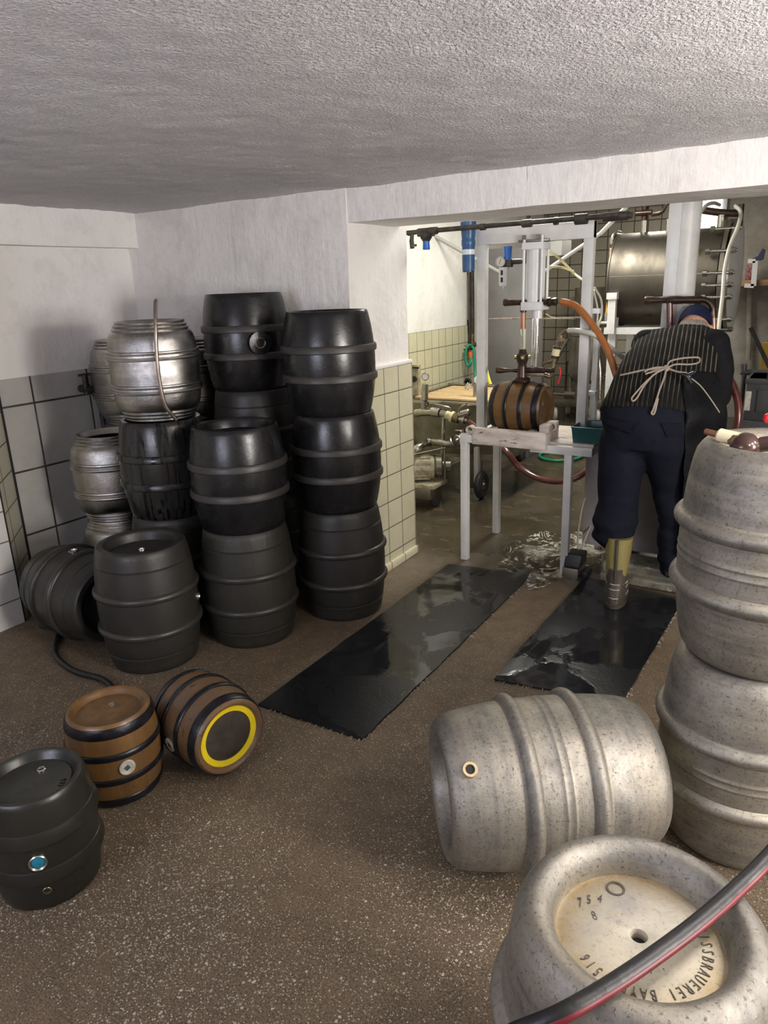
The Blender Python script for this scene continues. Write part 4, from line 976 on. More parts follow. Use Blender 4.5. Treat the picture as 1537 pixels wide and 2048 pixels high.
bm = BM(); beam(bm, (-2.42, 6.28, .11), (-2.3, 5.7, .35), .03, .03); obj('axle_strut', Wt(bm), M['pipeblack'], tr)
obj('end_pipe', Wt(cyl(BM(), (-2.03, 5.0, .73), (-1.9, 5.0, .74), .035, n=16)), M['sst'], tr)
mx = at(840, 830, 4.78)
mf = thing('pipe_manifold', 'shiny steel pipe manifold with pressure gauge and lever valves in front of the trough', 'manifold', tuple(mx))
L = lambda px, py, Y=4.78: at(px, py, Y)-mx
bm = BM(); tube(bm, [L(832, 826), L(850, 824), L(868, 824)], .03, 14, 2); cyl(bm, L(864, 823), L(880, 826), .034, n=10); cyl(bm, L(882, 826), L(896, 830), .024, n=14); obj('pipe', bm, M['sst'], mf)
bm = BM(); cyl(bm, L(848, 806), L(850, 800), .036, n=16); cyl(bm, L(850, 800), L(851, 768), .026, n=18); cyl(bm, L(848, 822), L(848, 804), .022, n=12); obj('gauge_stem', bm, M['sst'], mf)
gp = L(851, 753); m4 = frame_to(gp, gp+Vector((.5, -1, .1)))
obj('gauge_case', lathe(BM(), [(0, -.02), (.026, -.02), (.029, .006), (.025, .008), (.024, .003), (0, .003)], 24, m4), M['sstd'], mf); obj('gauge_face', lathe(BM(), [(0, .0035), (.0238, .0035), (.0238, .005), (0, .005)], 24, m4), M['gauge'], mf)
bm = BM(); cyl(bm, L(893, 829), L(908, 835), .03, n=14); cyl(bm, L(903, 833), L(908, 835), .042, n=16); obj('union_nut', bm, M['cream'], mf)
bm = BM(); cyl(bm, L(908, 835), L(918, 838), .034, n=14); obj('brass_coupling', bm, M['bronzel'], mf)
bm = BM(); cyl(bm, L(916, 837), L(936, 841), .022, n=14); cyl(bm, L(927, 839), L(931, 840), .034, n=16); obj('hose_tail', bm, M['sst'], mf)
bm = BM(); tube(bm, [L(900, 820, 4.75), L(898, 815, 4.74), L(870, 808, 4.72)], .008, 10, 2); obj('valve_lever', bm, M['sst'], mf)
bm = BM(); tube(bm, [L(918, 825, 4.75), L(922, 815, 4.74), L(934, 808, 4.72)], .008, 10, 2); obj('valve_lever', bm, M['sst'], mf)
bm = BM(); cyl(bm, L(918, 830), L(940, 824), .026, n=12, rnd=.006); obj('valve_body', bm, M['sst'], mf)
obj('drain_tube', tube(BM(), [L(888, 832, 4.8), L(886, 880, 4.8), L(883, 940, 4.8), L(881, 1000, 4.83)], .013, 12, 4), M['sst'], mf)
mp = at(937, 790, 5.15)
m2 = thing('mixer_tap', 'small chromed mixer tap with black star knob standing on the slatted trough', 'tap', tuple(mp))
L2 = lambda px, py, Y=5.15: at(px, py, Y)-mp
bm = BM(); cyl(bm, L2(933, 778), L2(940, 765), .02, n=14); tube(bm, [L2(938, 774), L2(945, 774), L2(950, 778), L2(950, 785)], .012, 12, 4); obj('spout', bm, M['chrome'], m2)
bm = BM()
for k in range(3): beam(bm, L2(936, 764)+Vector((.03*math.cos(k*PI/3), 0, .03*math.sin(k*PI/3))), L2(936, 764)-Vector((.03*math.cos(k*PI/3), 0, .03*math.sin(k*PI/3))), .014, .02)
obj('star_knob', bm, M['dark'], m2)
bm = BM(); cyl(bm, L2(953, 798), L2(954, 772), .026, n=16); cyl(bm, L2(953, 806), L2(953, 796), .034, n=16); obj('tap_post', bm, M['sst'], m2)
gp = L2(956, 760); m4 = frame_to(gp, gp+Vector((.5, -1, .1))); obj('gauge', lathe(BM(), [(0, -.015), (.028, -.015), (.03, .006), (.026, .008), (0, .004)], 24, m4), M['gauge'], m2)
# suction pipe and pump
sp_ = at(905, 885, 4.75)
sp = thing('suction_pipe', 'bent polished steel pipe running from the trough outlet to the pump', 'pipe', tuple(sp_))
Lq = lambda px, py, Y=4.75: at(px, py, Y)-sp_
obj('pipe', tube(BM(), [Lq(820, 905, 4.55), Lq(840, 893, 4.6), Lq(858, 884), Lq(880, 885), Lq(900, 888), Lq(916, 881, 4.8), Lq(926, 872, 4.9)], .026, 16), M['sst'], sp)
bm = BM(); cyl(bm, Lq(909, 885), Lq(912, 883), .055, n=24, rnd=.006); cyl(bm, Lq(914, 882, 4.8), Lq(920, 879, 4.83), .048, n=24, rnd=.006); lathe(bm, [(.026, -.01), (.034, -.01), (.034, .01), (.026, .01)], 20, frame_to(Lq(860, 884), Lq(880, 885)), closed=True); obj('flange', bm, M['sst'], sp)
bm = BM(); tube(bm, [Lq(926, 870, 4.9), Lq(922, 862, 4.9), Lq(912, 862, 4.9)], .01, 10, 3); cyl(bm, Lq(926, 868, 4.9), Lq(927, 858, 4.9), .012, n=10); obj('valve_lever', bm, M['sst'], sp)
pm = thing('pump', 'dirty cream electric pump on small black castors half hidden by the tiled reveal', 'pump', (-2.50, 4.62, 0))
bm = BM(); cyl(bm, (-.17, -.06, .30), (.02, .06, .30), .085, n=28, rnd=.01)
for k in range(12):
    a = 2*PI*k/12; m4 = frame_to((-.15, -.048, .30), (.02, .06, .30)); p = m4 @ Vector((.088*math.cos(a), .088*math.sin(a), .01)); q = m4 @ Vector((.088*math.cos(a), .088*math.sin(a), .17)); beam(bm, p, q, .006, .014)
obj('motor', bm, M['pumpc'], pm)
bm = BM(); cyl(bm, (.03, .05, .31), (.08, .08, .31), .075, n=24, rnd=.01); cyl(bm, (.08, .08, .31), (.13, .11, .31), .045, n=20); obj('pump_head', bm, M['sstd'], pm)
bm = BM(); box(bm, -.2, .1, -.1, .12, .17, .2, .006); obj('base_plate', bm, M['pumpc'], pm)
bm = BM(); box(bm, -.18, .06, -.08, .1, .08, .17, .01); obj('base_box', bm, M['sstd'], pm)
for x, y in ((-.12, -.04), (.03, .06)): obj('castor', lathe(BM(), [(0, -.015), (.034, -.015), (.038, 0), (.034, .015), (0, .015)], 20, frame_to((x, y, .04), (x+.5, y-.6, .04))), M['tyre'], pm)
bm = BM(); tube(bm, [(-.08, -.08, .2), (-.07, -.08, .42), (.13, .02, .46), (.12, .04, .2)], .009, 10, 1); obj('carrying_handle', bm, M['sst'], pm)
# switch box on the cream tiled reveal side
sb = thing('switch_box', 'cream electrical switch box with black rotary knob on the tiles behind the reveal', 'switch box', (-2.94, 5.1, .86))
obj('box_body', box(BM(), 0, .12, -.02, .02, -.19, .14, .004), M['pumpc'], sb)
obj('rotary_knob', cyl(BM(), (.085, -.02, .03), (.087, -.05, .03), .024, n=14), M['dark'], sb)
obj('latch', cyl(BM(), (.02, -.03, .12), (.13, -.03, .118), .007, n=8), M['dark'], sb)
obj('lower_cover', box(BM(), 0, .12, -.015, .02, -.42, -.195, .003), M['panel'], sb)

# ------------------------------------------------------------------ upright tank on its cart, rear
tk = thing('upright_tank', 'upright cylindrical steel tank on a low wheeled cart in front of the beige tiles', 'tank', (-2.68, 8.6, 0))
def Wk(bm): bm.transform(Matrix.Translation((2.68, -8.6, 0))); return bm
tx = -2.51
bm = BM(); lathe(bm, [(0, .42), (.1, .43), (.18, .47), (.212, .56), (.212, .97), (.222, .98), (.222, 1.0), (.212, 1.01), (.19, 1.07), (0, 1.09)], 40, Matrix.Translation((tx, 8.6, 0))); obj('tank_body', Wk(bm), M['sstd'], tk)
bm = BM(); box(bm, -2.90, -2.24, 8.3, 8.9, .19, .27, .006); obj('cart_deck', Wk(bm), M['sstd'], tk)
for x, y in ((-2.80, 8.36), (-2.30, 8.36), (-2.80, 8.84), (-2.30, 8.84)):
    m4 = frame_to((x-.02, y, .09), (x+.3, y+.15, .09)); obj('castor', Wk(lathe(BM(), [(.03, 0), (.083, 0), (.09, .008), (.09, .032), (.083, .04), (.03, .04)], 28, m4, closed=True)), M['castor'], tk)
    obj('castor_fork', Wk(box(BM(), x-.02, x+.02, y-.03, y+.03, .09, .2, .004)), M['sst'], tk)
for dx in (-.16, .16):
    for dy in (-.12, .12): obj('tank_leg', Wk(cyl(BM(), (tx+dx, 8.6+dy, .26), (tx+dx, 8.6+dy, .5), .018, n=10)), M['sstd'], tk)
bm = BM(); tube(bm, [(-2.86, 8.33, .26), (-2.85, 8.33, .60), (-2.68, 8.36, .95)], .018, 8, 1); obj('brace', Wk(bm), M['sst'], tk)
bm = BM(); tube(bm, [(-2.27, 8.33, .26), (-2.28, 8.33, .60), (-2.35, 8.36, .95)], .018, 8, 1); obj('brace', Wk(bm), M['sst'], tk)
bm = BM(); tube(bm, [(-2.79, 8.7, .26), (-2.79, 8.7, .66), (-2.7, 8.7, .67)], .012, 8, 1); obj('guard_rail', Wk(bm), M['pipeblack'], tk)
bm = BM(); tube(bm, [(-2.24, 8.7, .26), (-2.24, 8.7, .68), (-2.32, 8.7, .69)], .015, 8, 1); obj('guard_rail', Wk(bm), M['pipeblack'], tk)
bm = BM(); cyl(bm, (-2.85, 8.28, .33), (-2.65, 8.28, .33), .018, n=10); cyl(bm, (-2.66, 8.28, .33), (-2.54, 8.28, .33), .045, n=12); cyl(bm, (-2.6, 8.28, .33), (-2.6, 8.28, .42), .016, n=8); obj('outlet_valve', Wk(bm), M['sst'], tk)
bm = BM(); lathe(bm, [(0, 0), (.2, 0), (.2, 1.5), (0, 1.5)], 36, Matrix.Translation((-2.655, 9.14, 0)))
tag(obj('steel_vessel', bm, M['sstd']), 'dark straight-sided steel vessel standing behind the upright tank', 'vessel')
# ------------------------------------------------------------------ lying tank on a white stand
TA = 5.9; yc = TA+.42; zc_ = 1.58; R_ = .355
xl, xr = -1.625, -.82
lt = thing('pressure_tank', 'large horizontal stainless steel tank on a white stand behind the worker', 'tank', (-1.2, yc, 0))
def Wl(bm): bm.transform(Matrix.Translation((1.2, -yc, 0))); return bm
m4 = frame_to((xl, yc, zc_), (xr, yc, zc_))
Lt = xr-xl
bm = BM(); lathe(bm, [(0, -.06), (.15, -.05), (.28, -.02), (R_-.01, 0), (R_+.006, .004), (R_+.006, .014), (R_, .018), (R_, Lt*.98), (R_-.02, Lt), (0, Lt+.02)], 72, m4); obj('tank_shell', Wl(bm), M['tanksteel'], lt)
bm = BM(); zs = .03; yy = -math.sqrt(R_*R_-zs*zs)-.0005; box(bm, xl+.02, xr-.01, yc+yy, yc+yy+.004, zc_+zs-.004, zc_+zs+.002); obj('weld_seam', Wl(bm), M['sstd'], lt)
for d0, d1 in ((0, .028), (.045, .07)): obj('flange', Wl(lathe(BM(), [(R_-.02, Lt+d0), (R_+.055, Lt+d0), (R_+.055, Lt+d1), (R_-.02, Lt+d1)], 64, m4, closed=True)), M['sstd'], lt)
bm = BM(); lathe(bm, [(0, Lt+.095), (.2, Lt+.088), (R_, Lt+.074), (R_+.045, Lt+.07), (R_+.04, Lt+.06), (0, Lt+.06)], 56, m4); obj('door_dome', Wl(bm), M['cyl'], lt)
for k, a in enumerate((200, 222, 250, 262, 274, 296, 325)):
    a = math.radians(a); c = Vector((xr, yc+math.sin(a)*(R_+.05), zc_+math.cos(a)*(R_+.05)*1.0))
    bm = BM(); cyl(bm, c+Vector((-.09, -.012, 0)), c+Vector((.11, -.012, 0)), .012, n=10); cyl(bm, c+Vector((.075, -.012, 0)), c+Vector((.1, -.012, 0)), .02, n=8); cyl(bm, c+Vector((-.1, -.012, 0)), c+Vector((-.07, -.012, 0)), .022, n=8)
    obj('clamp_bolt', Wl(bm), M['sst'], lt)
bm = BM()
for x in (xl+.06, xr-.12):
    beam(bm, (x, yc-.30, 0), (x, yc-.30, 1.30), .06, .06); beam(bm, (x, yc+.3, 0), (x, yc+.3, 1.3), .06, .06); beam(bm, (x, yc-.3, 1.2), (x, yc+.3, 1.2), .05, .05)
beam(bm, (xl+.0, yc-.31, 1.2), (xr-.05, yc-.31, 1.2), .07, .05); beam(bm, (xl+.0, yc+.31, 1.2), (xr-.05, yc+.31, 1.2), .07, .05)
obj('stand', Wl(bm), M['white'], lt)
bm = BM(); beam(bm, (xl+.06, yc-.36, 1.18), (xl+.06, yc-.36, 1.48), .06, .05); box(bm, xl+.02, xl+.1, yc-.4, yc-.33, 1.44, 1.49, .004); obj('stand_bracket', Wl(bm), M['white'], lt)
ltop = [(1290, 456, .03), (1337, 452, .018), (1444, 445, .03)]
for px, py, r in ltop:
    p = at(px, py, yc-.02); bm = BM(); cyl(bm, (p.x, p.y, zc_+R_-.03), (p.x, p.y, zc_+R_+.085), r, n=14); obj('nozzle', Wl(bm), M['sst'], lt)
p = at(1290, 430, yc-.02); bm = BM(); cyl(bm, (p.x, p.y, zc_+R_+.08), (p.x, p.y, zc_+R_+.24), .024, n=12); cyl(bm, (p.x-.06, p.y-.03, zc_+R_+.14), (p.x+.06, p.y-.03, zc_+R_+.14), .022, n=10); tube(bm, [(p.x+.06, p.y-.03, zc_+R_+.12), (p.x+.14, p.y-.03, zc_+R_+.14), (p.x+.18, p.y-.03, zc_+R_+.26)], .014, 8, 3); obj('valve', Wl(bm), M['bronze'], lt)
p = at(1444, 430, yc-.02); bm = BM(); tube(bm, [(p.x-.17, p.y, zc_+R_+.135), (p.x, p.y, zc_+R_+.10), (p.x+.14, p.y, zc_+R_+.085)], .026, 12, 3); cyl(bm, (p.x-.16, p.y, zc_+R_+.13), (p.x-.16, p.y, zc_+R_+.19), .014, n=8); cyl(bm, (p.x+.13, p.y, zc_+R_+.0), (p.x+.13, p.y, zc_+R_+.15), .02, n=10); obj('pipe_tee', Wl(bm), M['bronze'], lt)
bm = BM(); tube(bm, [at(1243, 468, yc-.1), at(1232, 467, yc-.12), at(1226, 474, yc-.14), at(1225, 488, yc-.14)], .022, 12, 4); obj('gauge_elbow', Wl(bm), M['sst'], lt)
bm = BM(); tube(bm, [at(1224, 496, yc-.15), at(1223, 536, yc-.15)], .016, 10, 2); sgl = obj('level_glass', Wl(bm), mat('pale level glass', (.72, .55, .45), .2, 0, (.75, .2, .12), 60, coat=.5), lt)
bm = BM(); tube(bm, [at(1223, 535, yc-.15), at(1219, 590, yc-.15), at(1215, 626, yc-.15)], .016, 10, 4); obj('beer_level', Wl(bm), mat('beer in level glass', (.62, .36, .07), .25, 0, (.5, .25, .04), 10, coat=.5), lt)
bm = BM(); cyl(bm, at(1214, 626, yc-.15), at(1213, 646, yc-.15), .018, n=10); cyl(bm, at(1198, 647, yc-.15), at(1232, 647, yc-.15), .025, n=12); obj('gauge_cock', Wl(bm), M['sst'], lt)
bm = BM(); tube(bm, [at(1399, 430, 5.1), at(1412, 412, 5.2), at(1428, 406, 5.5), at(1440, 410, yc-.05)], .012, 10)
tag(obj('clear_hose', bm, M['clear']), 'milky hose arching up to the valve on top of the lying tank', 'hose', G5)
bm = BM(); tube(bm, [at(1472, 412, 5.6), at(1482, 424, 5.5), at(1478, 450, 5.4), at(1460, 495, 5.3), at(1450, 540, 5.2), at(1446, 590, 5.1), at(1440, 640, 5.0), at(1434, 700, 4.9)], .0125, 12)
tag(obj('clear_hose', bm, M['clear']), 'pale hose hanging down in front of the right end of the lying tank', 'hose', G5)
# white cylinder of the second filling place
xc2, yc2 = -.80, 4.45
sc = thing('ram_column', 'thick white vertical ram column hanging in front of the steel tank above the worker', 'column', (xc2, yc2, 1.44))
bm = BM(); lathe(bm, [(0, -.35), (.072, -.35), (.075, -.34), (.075, 1.15), (0, 1.15)], 36); box(bm, -.085, .085, -.085, .085, 1.08, 1.18, .004); obj('column_tube', bm, M['white'], sc)
bm = BM(); box(bm, -.075, -.01, -.09, -.03, -.3, 1.15, .004); obj('guide_rail', bm, M['cyl'], sc)
th = thing('filling_valve', 'dark bronze T-handled filling valve above the worker\'s cap', 'valve', tuple(at(1340, 602, 4.3)))
o3 = at(1340, 602, 4.3); L3 = lambda px, py, Y=4.3: at(px, py, Y)-o3
bm = BM(); lathe(bm, [(0, 0), (.02, 0), (.023, .006), (.019, .04), (.016, .11), (.022, .13), (.022, .17), (.019, .2), (.021, .29), (0, .29)], 22, frame_to(L3(1291, 601), L3(1410, 599))); obj('tee_handle', bm, M['bronze'], th)
bm = BM(); tube(bm, [L3(1392, 600), L3(1406, 599), L3(1418, 603), L3(1426, 614), L3(1427, 630)], .016, 14, 4); cyl(bm, L3(1426, 622), L3(1427, 636), .02, n=12); obj('elbow', bm, M['bronze'], th)
bm = BM(); cyl(bm, L3(1340, 606), L3(1341, 740), .018, n=16); obj('dip_tube', bm, M['redbrown'], th)
bm = BM(); tube(bm, [L3(1427, 634), L3(1428, 665), L3(1430, 700)], .017, 12, 3); obj('hose_tail', bm, M['amber'], th)
bm = BM(); tube(bm, [at(1452, 745, 4.32), at(1466, 770, 4.3), at(1476, 800, 4.28), at(1478, 830, 4.26), at(1472, 862, 4.25), at(1455, 885, 4.25)], .02, 14)
tag(obj('beer_hose', bm, M['redbrown']), 'brown beer hose bowing out to the right of the worker\'s elbow', 'hose', G5)
# second filling table: grey sheet front in front of the worker
s2 = thing('filling_table', 'grey sheet-fronted filling stand the worker bends over', 'filling table', (-.9, 4.55, 0))
bm = BM(); box(bm, -.265, .36, -.50, -.48, .105, .69, .003); obj('front_sheet', bm, M['panel'], s2)
bm = BM(); box(bm, -.10, .36, -.49, .3, .76, .785, .004); obj('stand_top', bm, M['whitew'], s2)
bm = BM(); box(bm, -.10, -.07, -.48, .3, .0, .76, .004); obj('side_sheet', bm, M['sstd'], s2)
bm = BM(); box(bm, .325, .36, -.48, .3, .0, .76, .004); obj('side_sheet', bm, M['sstd'], s2)
bm = BM(); box(bm, -.98, -.15, 3.84, 4.04, 0, .1, .015); box(bm, -.98, -.1, 3.79, 3.92, 0, .045, .01)
tag(obj('concrete_sill', rough(bm, .012, 6), M['concrete']), 'low worn concrete sill behind the right black mat', 'sill')
c5 = dup(c3, (-.72-.153, 4.52, .94), (0, 0, 0), 'small brown cask on the stand in front of the worker, hidden by his body', G4)
c5.rotation_mode = 'QUATERNION'; c5.rotation_quaternion = c3.rotation_quaternion

# ------------------------------------------------------------------ right background: crates, shelf
for (px0, px1, py0, py1, Y, dp, lab) in ((1487, 1600, 760, 840, 4.7, .35, 'dark grey plastic crate with a white label at the right edge'),):
    A = at(px0, py1, Y); B = at(px1, py0, Y); cr = thing('plastic_crate', lab, 'crate', (A.x, Y, 0))
    wdt = B.x-A.x; zb, zt = A.z, B.z
    bm = BM(); box(bm, 0, wdt, 0, dp, zb, zt, .006); box(bm, -.01, wdt, -.012, dp, zt-.03, zt, .005); box(bm, .06, wdt, -.01, 0, zb+.05, zt-.06, .004); obj('crate_body', bm, M['crate'], cr)
    bm = BM(); box(bm, .1, .3, -.02, .0, zt-.005, zt+.05, .005); obj('grip', bm, M['crate'], cr)
    pA = at(1483, 803, Y-.02); bm = BM(); box(bm, .0, .03, -.016, -.012, zb+.06, zb+.17); obj('label_card', bm, M['bung'], cr)
    bm = BM(); box(bm, -.03, wdt+.1, -.02, dp+.05, 0, zb, .01)
    tag(obj('plastic_crate', bm, M['crate']), 'closed dark crate on the floor under the labelled grey crate', 'crate'); bpy.context.view_layer.update()
    C.objects[-1].location = (A.x, Y, 0)
cf = thing('chair', 'dark metal-framed chair back behind the grey crates', 'chair', tuple(at(1490, 745, 5.0)))
o4 = at(1490, 745, 5.0)
bm = BM(); tube(bm, [at(1489, 728, 5.0)-o4, at(1489, 742, 5.0)-o4, at(1493, 745, 5.0)-o4, at(1600, 742, 5.0)-o4], .017, 10, 2); obj('back_rail', bm, M['crate'], cf)
bm = BM(); box(bm, .08, .5, -.01, .02, -.06, -.035, .004); obj('lower_rail', bm, M['pipeblack'], cf)
for x in (.0, .55): obj('leg', cyl(BM(), (x, 0, -o4.z), (x, 0, 0), .014, n=10), M['crate'], cf)
sh = thing('wall_shelf', 'wooden wall shelf on a white bracket at the right edge behind the tank', 'shelf', tuple(at(1500, 568, 8.9)))
o5 = at(1500, 568, 8.9)
bm = BM(); box(bm, -.3, 1.2, -.15, .35, -.02, .04, .006); obj('board', bm, M['woodshelf'], sh)
bm = BM(); beam(bm, at(1512, 522, 8.7)-o5, at(1508, 572, 8.7)-o5, .05, .03); beam(bm, at(1497, 522, 8.7)-o5, at(1512, 522, 8.7)-o5, .03, .04); beam(bm, at(1490, 571, 8.7)-o5, at(1509, 572, 8.7)-o5, .03, .04); obj('bracket_frame', bm, M['cyl'], sh)
A = at(1491, 564, 8.95); B = at(1511, 528, 8.95)
bm = BM(); box(bm, A.x, B.x, 8.9, 9.1, o5.z+.04, B.z, .006); tag(obj('red_box', bm, M['redm']), 'maroon and white box standing on the wall shelf', 'box')
bm = BM(); P = [at(1499, 520, 8.95), at(1517, 512, 8.95), at(1526, 497, 8.95), at(1530, 499, 8.95), at(1526, 518, 8.95), at(1520, 521, 8.95)]
f0 = [bm.verts.new(p) for p in P]; f1_ = [bm.verts.new(p+Vector((0, .12, 0))) for p in P]; bm.faces.new(f0); bm.faces.new(f1_)
for i in range(6): bm.faces.new((f0[i], f0[(i+1) % 6], f1_[(i+1) % 6], f1_[i]))
tag(obj('navy_scoop', bm, M['navy']), 'navy blue plastic scoop lying on top of the maroon box', 'scoop')
bm = BM(); cyl(bm, at(1501, 575, 9.15), at(1497, 720, 9.15), .03, n=10); tag(obj('downpipe', bm, M['wallgrey']), 'grey vertical pipe on the old rear wall under the shelf', 'pipe')
bm = BM(); beam(bm, at(1502, 655, 7.5), at(1540, 735, 7.5), .06, .03); tag(obj('leaning_bar', bm, M['pipeblack']), 'dark bar leaning at the right edge before the ochre sheet', 'bar')
bm = BM(); A = at(1520, 735, 7.7); box(bm, A.x, A.x+.8, 7.7, 7.75, .0, at(1540, 685, 7.7).z, .01); tag(obj('ochre_board', bm, M['ochre']), 'ochre yellow board standing at the right edge', 'board')
# tap on the grey tiles at the left
vp = Vector((-3.69, 2.66, 1.1))
vt = thing('wall_valve', 'black valve with a downpipe on the large grey tiles', 'valve', tuple(vp))
bm = BM(); cyl(bm, (-.02, 0, 0), (.05, 0, 0), .022, n=12); cyl(bm, (.045, 0, -.03), (.045, 0, .08), .014, n=10); beam(bm, (.045, -.035, .08), (.045, .035, .08), .014, .014); cyl(bm, (.045, -.01, .0), (.045, .05, -.01), .02, n=10); obj('valve_body', bm, M['pipeblack'], vt)
obj('downpipe', tube(BM(), [(.045, .045, -.01), (.045, .075, -.04), (.045, .08, -.12), (.045, .085, -.45)], .014, 10, 3), M['pipeblack'], vt)
# ------------------------------------------------------------------ the worker
def bake(bm, voxel, smooth=6, name='tmp'):
    me = bpy.data.meshes.new(name); finish(bm); bm.to_mesh(me); bm.free()
    o = bpy.data.objects.new(name, me); C.objects.link(o)
    r = o.modifiers.new('r', 'REMESH'); r.mode = 'VOXEL'; r.voxel_size = voxel
    s = o.modifiers.new('s', 'SMOOTH'); s.iterations = smooth; s.factor = .5
    dg = bpy.context.evaluated_depsgraph_get(); m2 = bpy.data.meshes.new_from_object(o.evaluated_get(dg))
    bpy.data.objects.remove(o); bpy.data.meshes.remove(me)
    b = BM(); b.from_mesh(m2); bpy.data.meshes.remove(m2); return b
def cap(bm, a, ra, b, rb, n=20):
    a, b = Vector(a), Vector(b); L = max((b-a).length, 1e-4); p = [(0, -ra)]+[(ra*math.sin(k*PI/12), -ra*math.cos(k*PI/12)) for k in range(1, 6)]+[(ra, 0), (rb, L)]+[(rb*math.cos(k*PI/12), L+rb*math.sin(k*PI/12)) for k in range(1, 6)]+[(0, L+rb)]
    lathe(bm, p, n, frame_to(a, b)); return bm
def chain(bm, pts):
    for (a, ra), (b, rb) in zip(pts[:-1], pts[1:]): cap(bm, a, ra, b, rb)
def loft(bm, rings, n=28):
    """rings: centre, lateral half axis vector, thickness half axis vector"""
    R = []
    for c, u, v in rings: R.append([bm.verts.new(c+u*math.copysign(abs(math.cos(2*PI*k/n))**.85, math.cos(2*PI*k/n))+v*math.copysign(abs(math.sin(2*PI*k/n))**.85, math.sin(2*PI*k/n))) for k in range(n)])
    for A, B in zip(R[:-1], R[1:]):
        for k in range(n): bm.faces.new((A[k], A[(k+1) % n], B[(k+1) % n], B[k]))
    bm.faces.new(R[0][::-1]); bm.faces.new(R[-1])
lat = Vector((.985, .14, -.02)).normalized()
# spine: points on the back surface, then moved inwards
back = [(at(1288, 905, 3.52), .170, .10), (at(1287, 860, 3.50), .198, .125), (at(1288, 815, 3.52), .200, .125), (at(1300, 770, 3.60), .195, .12), (at(1322, 725, 3.72), .205, .125), (at(1345, 688, 3.86), .222, .13), (at(1364, 662, 4.0), .215, .125), (at(1378, 650, 4.11), .15, .09)]
def torso_rings(i0, i1, grow=0.):
    out = []
    for i in range(i0, i1):
        p, wv, th = back[i]; a = back[max(i-1, 0)][0]; b = back[min(i+1, len(back)-1)][0]; t = (b-a).normalized()
        nrm = lat.cross(t).normalized()                     # towards the belly
        if nrm.y < 0 and nrm.z > 0: nrm = -nrm
        if nrm.dot(Vector((0, .6, -.8))) < 0: nrm = -nrm
        out.append((p+nrm*th, lat*(wv+grow), nrm*(th+grow)))
    return out
shL, shR = at(1297, 692, 4.05), at(1424, 696, 4.0)
elL, elR = at(1288, 800, 4.2), at(1436, 790, 3.98)
haL, haR = Vector((-.90, 4.42, .99)), Vector((-.60, 4.42, .99))
hipL, hipR = at(1245, 885, 3.62), at(1326, 885, 3.64)
knL, knR = at(1237, 1000, 3.62), at(1338, 965, 3.76)
anL, anR = Vector((-.835, 3.50, .10)), Vector((-.61, 3.82, .20))
neck, head = at(1382, 660, 4.14), at(1386, 660, 4.25)
wk = thing('person', 'person bending forward in ribbed dark sweater, navy trousers, black apron and olive boots', 'person', (-.8, 3.6, 0))
def Wp(bm): bm.transform(Matrix.Translation((.8, -3.6, 0))); return bm
bm = BM(); loft(bm, torso_rings(0, 8, -.02))
chain(bm, [(shL, .058), (elL, .042), (haL, .028)]); chain(bm, [(shR, .058), (elR, .042), (haR, .028)])
chain(bm, [(hipL, .085), (knL, .058), (anL+Vector((.01, .015, .2)), .036), (anL+Vector((.01, .015, 0)), .03)]); chain(bm, [(hipR, .085), (knR, .058), (anR, .04)])
cap(bm, back[7][0]+Vector((0, .02, -.09)), .065, head, .055)
m4 = Matrix.Translation(head+Vector((.0, .035, .0))) @ Matrix.Rotation(-.4, 4, 'X') @ Matrix.Diagonal((.078, .1, .108, 1))
bmesh.ops.create_uvsphere(bm, u_segments=24, v_segments=16, radius=1, matrix=m4)
hc = head+Vector((0, .035, 0))
cap(bm, hc+Vector((0, .085, -.045)), .018, hc+Vector((0, .115, -.05)), .012)          # nose
cap(bm, hc+Vector((0, .03, -.085)), .045, hc+Vector((0, .07, -.10)), .03)              # jaw
for sx in (-1, 1): cap(bm, hc+Vector((sx*.078, -.0, -.02)), .014, hc+Vector((sx*.085, -.012, .01)), .016)   # ears
for hnd, sgn in ((haL, 1), (haR, -1)):
    fwd = Vector((sgn*.25, .75, -.45)).normalized(); sd = Vector((sgn, -.2, .1)).normalized(); sd = (sd-fwd*sd.dot(fwd)).normalized(); dn = fwd.cross(sd)*sgn
    pal = hnd+fwd*.085
    for k in range(4): cap(bm, hnd+sd*(k-1.5)*.014, .016, pal+sd*(k-1.5)*.02, .0125)
    for k, Lf in enumerate((.062, .074, .07, .054)):
        b0 = pal+sd*(k-1.5)*.021; b1 = b0+(fwd*.9+Vector((0, 0, -.35))).normalized()*Lf*.5; b2 = b1+(fwd*.55+Vector((0, 0, -.8))).normalized()*Lf*.5
        chain(bm, [(b0, .0095), (b1, .0085), (b2, .007)])
    t0 = hnd+fwd*.03+sd*.03*1; chain(bm, [(t0, .013), (t0+sd*.03+fwd*.03, .011), (t0+sd*.035+fwd*.06+Vector((0, 0, -.015)), .009)])
bd = bake(bm, .0065, 4); obj('body', Wp(bd), M['skin'], wk, 180)
